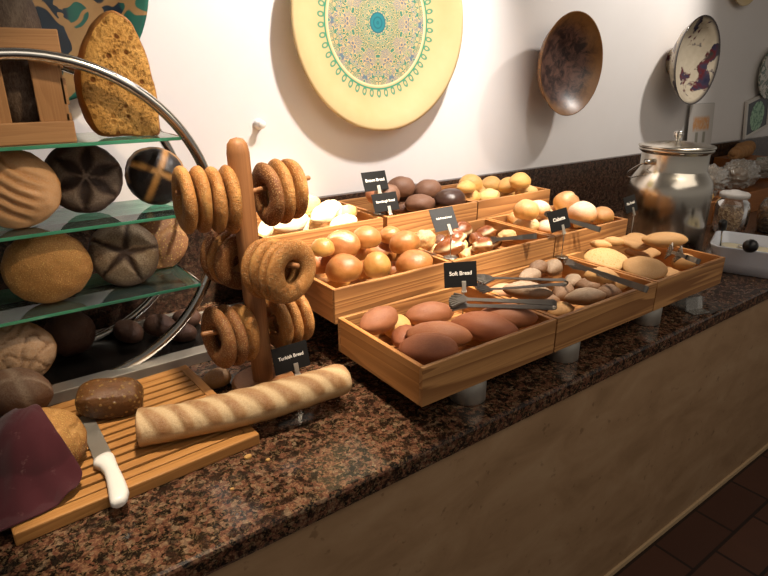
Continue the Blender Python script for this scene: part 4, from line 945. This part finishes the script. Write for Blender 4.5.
# loaf behind the cloth, loaf under the cloth, the cloth
seat(boule('rye_loaf', .076, .058, pat_strip, M['loaf_rye'], (0.0024, 0.6318, 0.965), (-.05,-.3,.95), -25, 'brown floured rye loaf on the board behind the burgundy cloth', 'loaf', None, 1.1, ry=.055), BZ)
LC = Vector((0.0152, 0.3804, 0.965))
seat(boule('wrapped_loaf', .086, .067, pat_crack, M['boule_corn'], (LC.x, LC.y, BZ+.030), (0,0,1), 15, 'golden loaf wrapped in the burgundy cloth, its crust showing at the right', 'loaf', None, 3.9, ry=.086, wob=.03), BZ)
def cloth():
    """napkin thrown over the loaf: follows the dome, then falls to the board in folds"""
    vs, fs = [], []
    OL = [Vector(p) for p in [(-0.0732, 0.6037, 0.0), (-0.0362, 0.6102, 0.0), (-0.0007, 0.3968, 0.0), (0.0288, 0.3951, 0.0), (0.04, 0.3503, 0.0), (0.0473, 0.3219, 0.0), (0.0565, 0.3043, 0.0), (0.0649, 0.2935, 0.0), (0.0706, 0.269, 0.0), (0.0528, 0.2419, 0.0), (0.0251, 0.2304, 0.0), (-0.0069, 0.2224, 0.0), (-0.0368, 0.2193, 0.0), (-0.0657, 0.2157, 0.0), (-0.1071, 0.2102, 0.0), (-0.1454, 0.2784, 0.0), (-0.1548, 0.444, 0.0)]]
    c = sum(OL, Vector())/len(OL)
    m = len(OL); K = 160; bnd = []
    for i in range(K):
        q = i/K*m; k = int(q); f = q-k
        p0, p1, p2, p3 = (OL[(k+j-1) % m] for j in range(4))
        bnd.append(p1.lerp(p2, f)*.45+.55*.5*((2*p1)+(p2-p0)*f+(2*p0-5*p1+4*p2-p3)*f*f+(3*p1-p0-3*p2+p3)*f**3))
    Rr = 48
    def hz(p):
        dx, dy = (p.x-LC.x)/.103, (p.y-LC.y)/.103; d2 = dx*dx+dy*dy
        h = .122*max(0, 1-d2)**.5 if d2 < .88 else .122*.346*math.exp(-(d2-.88)*1.5)
        ang = math.atan2(dy, dx); rr = math.sqrt(d2)
        h += .010*clamp(rr-.55)*math.sin(ang*6+rr*2.)+.005*clamp(rr-.5)*math.sin(ang*13-rr*4)
        h += .005*noise.noise(Vector((p.x*20, p.y*14, 2.)))+.003*abs(noise.noise(Vector((p.x*45-p.y*20, p.y*30, 5.))))
        return max(h, .0035)
    vs.append(Vector((c.x, c.y, BZ+hz(c)+.002)))
    for r in range(1, Rr+1):
        for b in bnd:
            p = c+(b-c)*(r/Rr); vs.append(Vector((p.x, p.y, BZ+hz(p)+.002)))
    for k in range(K): fs.append((0, 1+k, 1+(k+1) % K))
    for r in range(Rr-1):
        for k in range(K):
            a = 1+r*K; b = a+K; fs.append((a+k, b+k, b+(k+1) % K, a+(k+1) % K))
    o = mesh_obj('cloth_napkin', vs, fs, M['cloth'])
    so = o.modifiers.new('thick', 'SOLIDIFY'); so.thickness = .0022; so.offset = 1
    tag(o, 'burgundy cloth napkin draped over the loaf at the board corner', 'napkin')
cloth()

# odds and ends on the counter by the stand
seat(boule('small_roll', .036, .028, pat_none, M['boule_crack'], (0.417, 0.5157, 0.918), (0,0,1), 0, 'small tan roll on the counter between board and bagel stand', 'bread roll', None, 6.2, ry=.026, sub=4), CT)
seat(boule('small_roll', .03, .022, pat_none, M['boule_brown'], (0.5526, 0.5084, 0.915), (0,0,1), 40, 'little roll behind the foot of the Turkish bread card', 'bread roll', None, 8.2, ry=.022, sub=4), CT)
for i, (p, s, l) in enumerate((((0.3573, 0.1948, 0.903), .0062, 'yellow bread crumb lying near the front right of the board'), ((0.3864, 0.163, 0.902), .004, 'small pale crumb right of the yellow crumb'), ((0.2935, 0.1231, 0.902), .0032, 'tiny yellow crumb near the counter edge'), ((0.3853, 0.2483, 0.902), .003, 'tiny pale crumb close to the board corner'))):
    o = unit_roll('lump', 40+i, M['yell_a'], 3); o.name = 'bread_crumb'; o.location = (p[0], p[1], CT+s*.6); o.scale = (s*1.3, s, s*.8); tag(o, l, 'crumb', 'crumbs on the granite')

# ------------------------------------------------------------------ dishes on the wall
def dish(name, R, depth, mat, centre, label, lip=.012, foot=.45, back=None):
    """shallow dish hung on the wall, open side to the room (local z)"""
    prof = [(0, 0), (R*foot*.6, .0), (R*foot, .001), (R*.66, depth*.12), (R*.80, depth*.45), (R*.86, depth*.72), (R*.97, depth*.97), (R, depth), (R, depth-lip*.45), (R*.96, depth-lip), (R*.82, depth*.4-lip*.8), (R*.66, depth*.05-lip*.9), (R*foot, -lip), (0, -lip)]
    o = lathe(name, prof, mat, None, 96)
    o.rotation_euler = (PI/2, 0, 0)
    o.location = (centre[0], WY-.004-lip, centre[1])
    return tag(o, label, 'dish', 'painted dishes hung on the white wall')
def bowl(name, R, depth, mat, centre, label, back=.04):
    prof = [(0, 0), (R*.3, .004), (R*.6, depth*.28), (R*.85, depth*.68), (R*.985, depth*.985), (R, depth), (R*.99, depth-.005), (R*.84, depth*.62-.012), (R*.58, depth*.2-.014), (R*.34, -.012), (R*.32, -back), (R*.29, -back), (R*.28, -.012), (0, -.012)]
    o = lathe(name, prof, mat, None, 80); o.rotation_euler = (PI/2, 0, 0); o.location = (centre[0], WY-.003-back, centre[1])
    return tag(o, label, 'dish', 'painted dishes hung on the white wall')
dish('hanging_dish', .372, .05, plate_big(.372), (1.3247, 1.8074), 'large cream dish with teal and green medallion, top centre of the wall')
bowl('hanging_bowl', .218, .095, plate_brown(.218), (2.3066, 1.673), 'brown glazed bowl with dark speckled middle, second dish from the large cream one')
bowl('hanging_bowl', .228, .10, plate_blossom(.228), (3.3846, 1.7023), 'cream bowl with dark blossoms hung above the milk can', .045)
dish('hanging_dish', .20, .03, plate_big(.2), (3.9953, 2.2172), 'small yellow dish cut off by the top right of the picture')
dish('hanging_dish', .17, .03, plate_vine(.17), (4.5998, 1.6451), 'white dish with blue-green vines at the right edge of the picture')
dish('hanging_dish', .333, .045, plate_leaf(.333), (0.192, 1.89), 'tan dish with dark teal leaves on the wall behind the crate')
kb = lathe('wall_hook', [(0,0),(.017,0),(.0175,.004),(.013,.007),(.009,.02),(.0125,.026),(.013,.031),(.009,.035),(0,.036)], M['white_plastic'], None, 32)
kb.rotation_euler = (PI/2, 0, 0); kb.location = (.842, WY-.0008, 1.478); tag(kb, 'small white round hook on the wall left of the large cream dish', 'hook')

# ------------------------------------------------------------------ milk can
mc = thing('milk_can', 'steel milk can with domed lid and wire bail handle', 'milk can', (2.4159, 0.49, 0.9))
ch = 0.45     # height of the rim
r = 0.1638
lathe('body', [(0,0),(r*.96,0),(r,.006),(r,ch*.60),(r*.995,ch*.66),(r*.95,ch*.715),(r*.86,ch*.765),(r*.80,ch*.80),(r*.79,ch*.81),(r*.79,ch*.955),(r*.85,ch*.972),(r*.875,ch*.985),(r*.865,ch),(0,ch)], M['can_steel'], mc, 72, auto=50)
ld = lathe('lid', [(r*.70,0),(r*.875,.001),(r*.895,.004),(r*.89,.009),(r*.76,.013),(r*.4,.022),(0,.026)], M['can_steel'], mc, 72); ld.location = (0,0,ch+.0005)
kn2 = lathe('knob', [(0,0),(.014,0),(.010,.006),(.010,.012),(.018,.020),(.020,.029),(.016,.038),(0,.042)], M['chrome'], ld, 32); kn2.location = (0,0,.0255)
ha = math.radians(168)
hd = Vector((math.cos(ha), math.sin(ha), 0))
for s in (-1, 1):
    bm = bmesh.new(); add_tube(bm, [hd*s*r*.785+Vector((0,0,ch*.89)), hd*s*r*1.0+Vector((0,0,ch*.89))], .012, 14)
    bm_obj('ear', bm, M['chrome'], mc, True)
fwd = Vector((math.cos(ha-PI/2), math.sin(ha-PI/2), 0))
pts = []
for i in range(33):
    q = PI*i/32; pts.append(hd*math.cos(q)*r*1.0+(fwd*1.13+Vector((0,0,-.62)))*math.sin(q)*r+Vector((0,0,ch*.89)))
tube('bail_handle', pts, .0042, M['chrome'], mc, 10)

# ------------------------------------------------------------------ right-hand end of the counter
def rsq(h, c, n=8):
    out = []
    for q, (sx, sy) in enumerate(((1,1),(-1,1),(-1,-1),(1,-1))):
        for k in range(n+1):
            a = PI/2*q+PI/2*k/n; out.append((sx*(h-c)+c*math.cos(a), sy*(h-c)+c*math.sin(a)))
    return out
def loft(name, rings, mat, parent=None, close=True):
    vs, fs = [], []
    for h, c, z in rings:
        vs += [(x, y, z) for x, y in rsq(h, c)]
    n = len(rsq(1, .1))
    for r_ in range(len(rings)-1):
        for k in range(n): fs.append((r_*n+k, r_*n+(k+1) % n, (r_+1)*n+(k+1) % n, (r_+1)*n+k))
    fs.append(tuple(range(n-1,-1,-1))); fs.append(tuple(range((len(rings)-1)*n, len(rings)*n)))
    return mesh_obj(name, vs, fs, mat, parent, True)
DX, DY, DR = (2.4705, 0.1488, 20.0)
sqd = loft('square_dish', [(.085,.03,0),(.095,.034,.002),(.118,.04,.05),(.138,.045,.108),(.141,.045,.113),(.136,.044,.114),(.131,.043,.106),(.112,.038,.05),(.09,.033,.012),(.02,.01,.012)], plain('glazed_white_china', '#e6eaf4', .18, 0, .6, .06))
sqd.location = (DX, DY, CT+.0006); sqd.rotation_euler = (0,0,math.radians(DR)); tag(sqd, 'deep white square china dish holding cream, right of the flat bread tray', 'dish')
cm = loft('cream', [(.114,.038,.070),(.1145,.038,.0715),(.09,.03,.0735),(.02,.01,.075)], plain('whipped_cream', '#efe3bf', .5, 0, .4, .08, .3))
cm.location = (DX, DY, CT+.0006); cm.rotation_euler = sqd.rotation_euler; tag(cm, 'pale yellow cream filling the white square dish', 'cream', None, 'stuff')
def spoon(name, tip, end, label, rh):
    a, b = Vector(tip), Vector(end); d = (b-a)
    t = thing(name, label, 'spoon', a)
    tube('shaft', [Vector((0,0,0)), d*.5, d*.72], .003, M['steel'], t, 8)
    tube('handle', [d*.62, d*.66, d*.8, d*.95, d*1.0], [rh*.5, rh*.9, rh, rh, rh*.6], M['black_plastic'], t, 14)
    o = unit_roll('round', 77, M['steel'], 3); o.name = 'spoon_bowl'; o.parent = t; o.scale = (.022,.03,.008); o.location = (0,0,-.002)
spoon('serving_spoon', (DX+.02, DY+.03, CT+.084), (2.1683, 0.0412, 1.075), 'serving spoon whose black oval handle end points over the cream dish rim', .024)
spoon('serving_ladle', (DX-.075, DY+.085, CT+.086), (DX-.098, DY+.085, CT+.20), 'spoon with upright black handle at the left rim of the cream dish', .015)

JX, JY = (3.0257, 0.48)
jr = thing('glass_jar', 'clear glass jar of cereal with pale lid behind the cream dish', 'jar', (JX, JY, CT+.0006))
lathe('jar_body', [(0,.0),(.066,.0),(.074,.006),(.080,.06),(.080,.12),(.070,.150),(.058,.162),(.058,.176),(.062,.178)], M['jar_glass'], jr, 40)
lathe('lid', [(.064,.172),(.067,.174),(.067,.19),(.060,.196),(.03,.20),(.02,.206),(0,.208)], plain('pale_plastic_lid', '#cfc9c2', .3, 0, .5, .05), jr, 40)
ce = lathe('cereal', [(0,.004),(.06,.004),(.070,.010),(.0755,.06),(.0755,.11),(.05,.125),(0,.13)], None, jr, 40); 
t = NT('cereal_flakes'); c = t.coord('Object')
t.bsdf(t.ramp(t.sep(t.voro(c, 130., out='Color'))[0], [(0., '#6b4a2e'), (.5, '#96704a'), (1., '#c6a87e')]), .6, 0, .3, t.bump(t.voro(c, 130.), .8, .006))
ce.data.materials.append(t.m)
t2 = thing('glass_jar', 'clear glass jar of brown granola clusters at the right edge of the picture', 'jar', (3.2083, 0.3347, 0.9006))
lathe('jar_body', [(0,.0),(.075,.0),(.084,.006),(.092,.07),(.092,.12),(.075,.158),(.05,.175),(.05,.182)], M['jar_glass'], t2, 40)
gr = lathe('granola', [(0,.004),(.07,.004),(.08,.010),(.087,.06),(.087,.10),(.05,.118),(0,.122)], None, t2, 40)
t = NT('granola_clusters'); c = t.coord('Object')
t.bsdf(t.ramp(t.sep(t.voro(c, 60., out='Color'))[0], [(0., '#5a3a1e'), (.5, '#8f6536'), (1., '#b98d52')]), .6, 0, .3, t.bump(t.voro(c, 60.), .9, .012))
gr.data.materials.append(t.m)

BX0, BX1, BY0, BY1, BH = 3.03, 4.35, .60, .87, .118
bn = thing('wooden_bin', 'brown wooden bin of wrapped goods behind the jars', 'bin', ((BX0+BX1)/2, (BY0+BY1)/2, CT+.0006))
bw2, bd2 = (BX1-BX0)/2, (BY1-BY0)/2
box('front_board', -bw2, bw2, -bd2, -bd2+.016, 0, BH, M['bin_wood'], bn, .002)
box('rear_board', -bw2, bw2, bd2-.016, bd2, 0, BH, M['bin_wood'], bn, .002)
box('end_board', -bw2, -bw2+.016, -bd2+.016, bd2-.016, 0, BH, M['bin_wood'], bn, .002)
box('end_board', bw2-.016, bw2, -bd2+.016, bd2-.016, 0, BH, M['bin_wood'], bn, .002)
box('bottom_board', -bw2+.016, bw2-.016, -bd2+.016, bd2-.016, .001, .07, M['bin_wood'], bn, 0)
box('rear_step', .34, bw2, bd2+.001, bd2+.195, 0, .222, M['bin_wood'], bn, .003)
def packet(x, y, z, rx, ry, rz, seed, label, inner):
    vs, fs = ico(5); out = []
    for d in vs:
        k = .96+.12*nz(d, 2.2, seed)+.26*abs(nz(d, 4.5, seed))+.12*abs(nz(d, 10., seed))
        q = Vector((d.x*rx, d.y*ry, d.z*rz))*k
        q.z = max(q.z, -rz*.8); out.append(q)
    t = thing('bread_packet', label, 'packet', (x, y, z), (0,0,.05*seed), 'clear bags of bread in the bin')
    mesh_obj('film', out, fs, M['film'], t)
    o = unit_roll('oval', seed, M[inner], 3); o.name = 'bread_piece'; o.parent = t; o.scale = (rx*.62, ry*.62, rz*.6); o.location = (-.1*rx, 0, -.1*rz)
pk = [(3.28, 0.75, 1.085), (3.68, 0.75, 1.085), (4.05, 0.75, 1.09)]
packet(*pk[0], .18, .09, .085, 1.3, 'crumpled clear bag of bread at the left of the bin, next to the milk can', 'rustic_a')
packet(*pk[1], .16, .09, .085, 3.2, 'crumpled clear bag of bread in the middle of the bin', 'rustic_b')
packet(*pk[2], .15, .10, .06, 2.2, 'dark bag of bread lying slantwise near the right edge of the picture', 'dark_c')
for p, L, l in ((4.0716, 0.925, 1.166), .17, 'ridged crispbread log on top of the bags, lower of the two'), ((4.3202, 1.012, 1.166), .15, 'ridged crispbread log behind, upper of the two'):
    bm = bmesh.new(); n = 170
    add_tube(bm, [(-L+2*L*i/(n-1), 0, .004*math.sin(i*.2)) for i in range(n)], [(.036+.0045*math.sin(i*.75))*math.sqrt(max(.05, 1-abs(2*i/(n-1)-1)**6)) for i in range(n)], 20)
    o = bm_obj('crispbread_log', bm, plain('ridged_crust', '#a97c4e', .6, 0, .3, .35, .3), None, True); o.location = (p[0], p[1], p[2]); o.rotation_euler = (0,0,.12); tag(o, l, 'crispbread', 'ridged crispbread logs on the bags')
lo = unit_roll('lump', 61, M['yell_a'], 3); lo.name = 'fried_pastry'; lo.location = (3.124, 0.66, 1.0345); lo.scale = (.05,.035,.035); tag(lo, 'small yellow pastry at the left end of the bin beside the milk can', 'pastry')

# leaflet in a clear stand
LX, LY, LZ0, LZ1 = (3.7796, 1.03, 0.9055, 1.4664)
lf = thing('leaflet_stand', 'leaflet in a clear upright stand behind the milk can', 'leaflet', (LX, LY, LZ0), (math.radians(-5), 0, 0))
hw, lh = .15, LZ1-LZ0
box('clear_stand', -hw, hw, .002, .005, 0, lh+.002, M['acrylic'], lf, .001)
box('stand_foot', -hw-.006, hw+.006, -.05, .006, -.004, 0, M['acrylic'], lf, .001)
t = NT('leaflet_print'); x, y, z = t.sep(t.coord('Object')); 
rowl = t.ramp(t.math('ABSOLUTE', t.math('SINE', t.math('MULTIPLY', z, 330.))), [(.55, 0.), (.7, 1.)])
words_ = t.ramp(t.noise(t.map(t.coord('Object'), (1,1,.05)), 120., 2.), [(.42, 0.), (.5, 1.)])
blk = t.math('MULTIPLY', t.math('MULTIPLY', rowl, words_), band(t, z, lh*.1, lh*.5, .002))
blk = t.math('MULTIPLY', blk, band(t, x, -.1, .1, .002))
colr = t.mix(t.math('MULTIPLY', blk, .35), lin('#c3bcb4'), lin('#6c645c'))
og = t.math('MULTIPLY', band(t, z, lh*.72, lh*.86, .01), band(t, x, -.1, .1, .006))
colr = t.mix(t.math('MULTIPLY', og, t.ramp(t.noise(t.coord('Object'), 40., 3.), [(.3, .3), (.55, .95)])), colr, lin('#c98d4d'))
gg = t.math('MULTIPLY', band(t, z, lh*.58, lh*.70, .004), t.ramp(t.math('ABSOLUTE', t.math('SUBTRACT', t.math('ABSOLUTE', x), .045)), [(.014, 1.), (.02, 0.)]))
colr = t.mix(t.math('MULTIPLY', gg, .8), colr, lin('#77735f'))
t.bsdf(colr, .5, 0, .4)
box('printed_sheet', -hw, hw, -.0005, .0015, .002, lh, t.m, lf, 0)
# framed plate picture leaning on the ledge
FX, FZ0, FZ1 = (4.5743, 1.208, 1.4655)
fr = thing('framed_picture', 'white framed picture of a green round motif leaning on the wall ledge', 'picture', (FX+.02, WY-.024, FZ0+.036), (math.radians(-2.), math.radians(-12), 0))
fw_, fh = .17, FZ1-FZ0
bm = bmesh.new()
for a in ((-fw_,fw_,0,.022),(-fw_,fw_,fh-.022,fh)): add_box(bm, a[0], a[1], -.008, .008, a[2], a[3], .002)
for a in ((-fw_,-fw_+.022),(fw_-.022,fw_)): add_box(bm, a[0], a[1], -.008, .008, .022, fh-.022, .002)
bm_obj('frame', bm, plain('white_frame', '#dcd6ce', .5), fr)
t = NT('green_motif_print'); x, y, z = t.sep(t.coord('Object')); zz = t.math('SUBTRACT', z, fh*.46)
rr = t.math('SQRT', t.math('ADD', t.math('MULTIPLY', x, x), t.math('MULTIPLY', zz, zz)))
nn = t.noise(t.coord('Object'), 40., 4.)
mk = t.n('ShaderNodeMapRange', {0: t.math('ADD', rr, t.math('MULTIPLY', nn, .03)), 1: .117, 2: .113}).outputs[0]
t.bsdf(t.mix(mk, lin('#3f4448'), t.mix(t.ramp(nn, [(.5, 0.), (.56, 1.)]), lin('#9fc7a4'), lin('#5f8f70'))), .4)
box('picture', -fw_+.022, fw_-.022, -.003, .003, .022, fh-.022, t.m, fr, 0)

# clear crumpled plastic on the counter edge under the flat bread tray
AX, AY = (1.8685, 0.044)
ac = thing('clear_card_holder', 'small clear plastic card holder on the granite below the flat bread tray', 'card holder', (AX, AY, CT+.0006), (0,0,-.3))
box('foot', -.035, .035, -.02, .02, 0, .003, M['acrylic'], ac, .001)
p_ = box('face', -.035, .035, -.0015, .0015, 0, .042, M['acrylic'], ac, .001); p_.location = (0, .012, .0032); p_.rotation_euler = (-.25,0,0)

# ------------------------------------------------------------------ light, sky, camera
def spot(name, loc, aim, watts, deg, col=(1,.84,.64), size=.06, blend=.5):
    l = bpy.data.lights.new(name, 'SPOT'); l.energy = watts; l.spot_size = math.radians(deg); l.spot_blend = blend; l.color = col; l.shadow_soft_size = size
    o = bpy.data.objects.new(name, l); COL.objects.link(o); o.location = loc
    o.rotation_euler = (Vector(aim)-Vector(loc)).to_track_quat('-Z', 'Y').to_euler()
    return o
def area(name, loc, aim, watts, sx, sy, col=(1,.9,.78)):
    l = bpy.data.lights.new(name, 'AREA'); l.energy = watts; l.shape = 'RECTANGLE'; l.size = sx; l.size_y = sy; l.color = col
    o = bpy.data.objects.new(name, l); COL.objects.link(o); o.location = loc
    o.rotation_euler = (Vector(aim)-Vector(loc)).to_track_quat('-Z', 'Y').to_euler()
    return o
spot('spot_white_rolls', (.98,.30,2.75), (.84,.88,1.15), 300, 22, blend=.6)
spot('spot_board', (.42,.12,2.75), (.36,.28,.92), 160, 27, blend=.25)
spot('spot_tray_left', (1.0,-.25,2.75), (.93,.56,1.05), 235, 28, blend=.2)
spot('spot_tray_middle', (1.55,-.25,2.75), (1.45,.58,1.05), 195, 29, blend=.25)
spot('spot_tray_right', (2.15,-.2,2.75), (1.98,.56,1.05), 145, 29, blend=.3)
spot('spot_rack', (1.05,-.55,2.7), (.24,.82,1.28), 75, 24, (1,.78,.52), .05, .5)
spot('spot_wall', (1.55,.24,2.95), (1.2,1.1,1.75), 215, 74, (1,.92,.87), .06, .7)
spot('spot_wall_far', (3.3,.2,2.9), (2.9,1.1,1.75), 85, 74, (1,.93,.86), .06, .7)
area('front_fill', (1.6,-1.3,2.7), (1.4,.4,.7), 15, 3.0, 1.2, (1,.88,.74))  # weak fill added from the room side, not a real fitting

w = bpy.data.worlds.new('room_light'); SC.world = w; w.use_nodes = True
nt = w.node_tree; nt.nodes.clear()
out = nt.nodes.new('ShaderNodeOutputWorld'); bg = nt.nodes.new('ShaderNodeBackground')
tc = nt.nodes.new('ShaderNodeTexCoord'); sp = nt.nodes.new('ShaderNodeSeparateXYZ'); rp = nt.nodes.new('ShaderNodeValToRGB')
nt.links.new(tc.outputs['Generated'], sp.inputs[0])
mr = nt.nodes.new('ShaderNodeMapRange'); mr.inputs[1].default_value = -1; mr.inputs[2].default_value = 1
nt.links.new(sp.outputs[2], mr.inputs[0]); nt.links.new(mr.outputs[0], rp.inputs[0])
rp.color_ramp.elements.new(.5); rp.color_ramp.elements.new(.6)
for e, (p, c) in zip(rp.color_ramp.elements, ((.3, (.08,.05,.035,1)), (.5, (.75,.68,.6,1)), (.56, (.75,.68,.6,1)), (.75, (.30,.26,.22,1)))): e.position = p; e.color = c
nt.links.new(rp.outputs[0], bg.inputs[0]); bg.inputs[1].default_value = .3
nt.links.new(bg.outputs[0], out.inputs[0])

cam = bpy.data.cameras.new('camera'); co = bpy.data.objects.new('camera', cam); COL.objects.link(co)
cam.sensor_width = 36; cam.lens = 577/768*36; cam.clip_start = .02
co.matrix_world = Matrix(((0.806677, 0.205511, -0.55411, 0.0), (-0.590993, 0.280512, -0.756334, -0.762), (0.0, 0.937592, 0.347738, 1.635), (0.0, 0.0, 0.0, 1.0)))
SC.camera = co
SC.view_settings.view_transform = 'Standard'
SC.view_settings.look = 'None'
SC.view_settings.exposure = .12
SC.view_settings.gamma = 1.
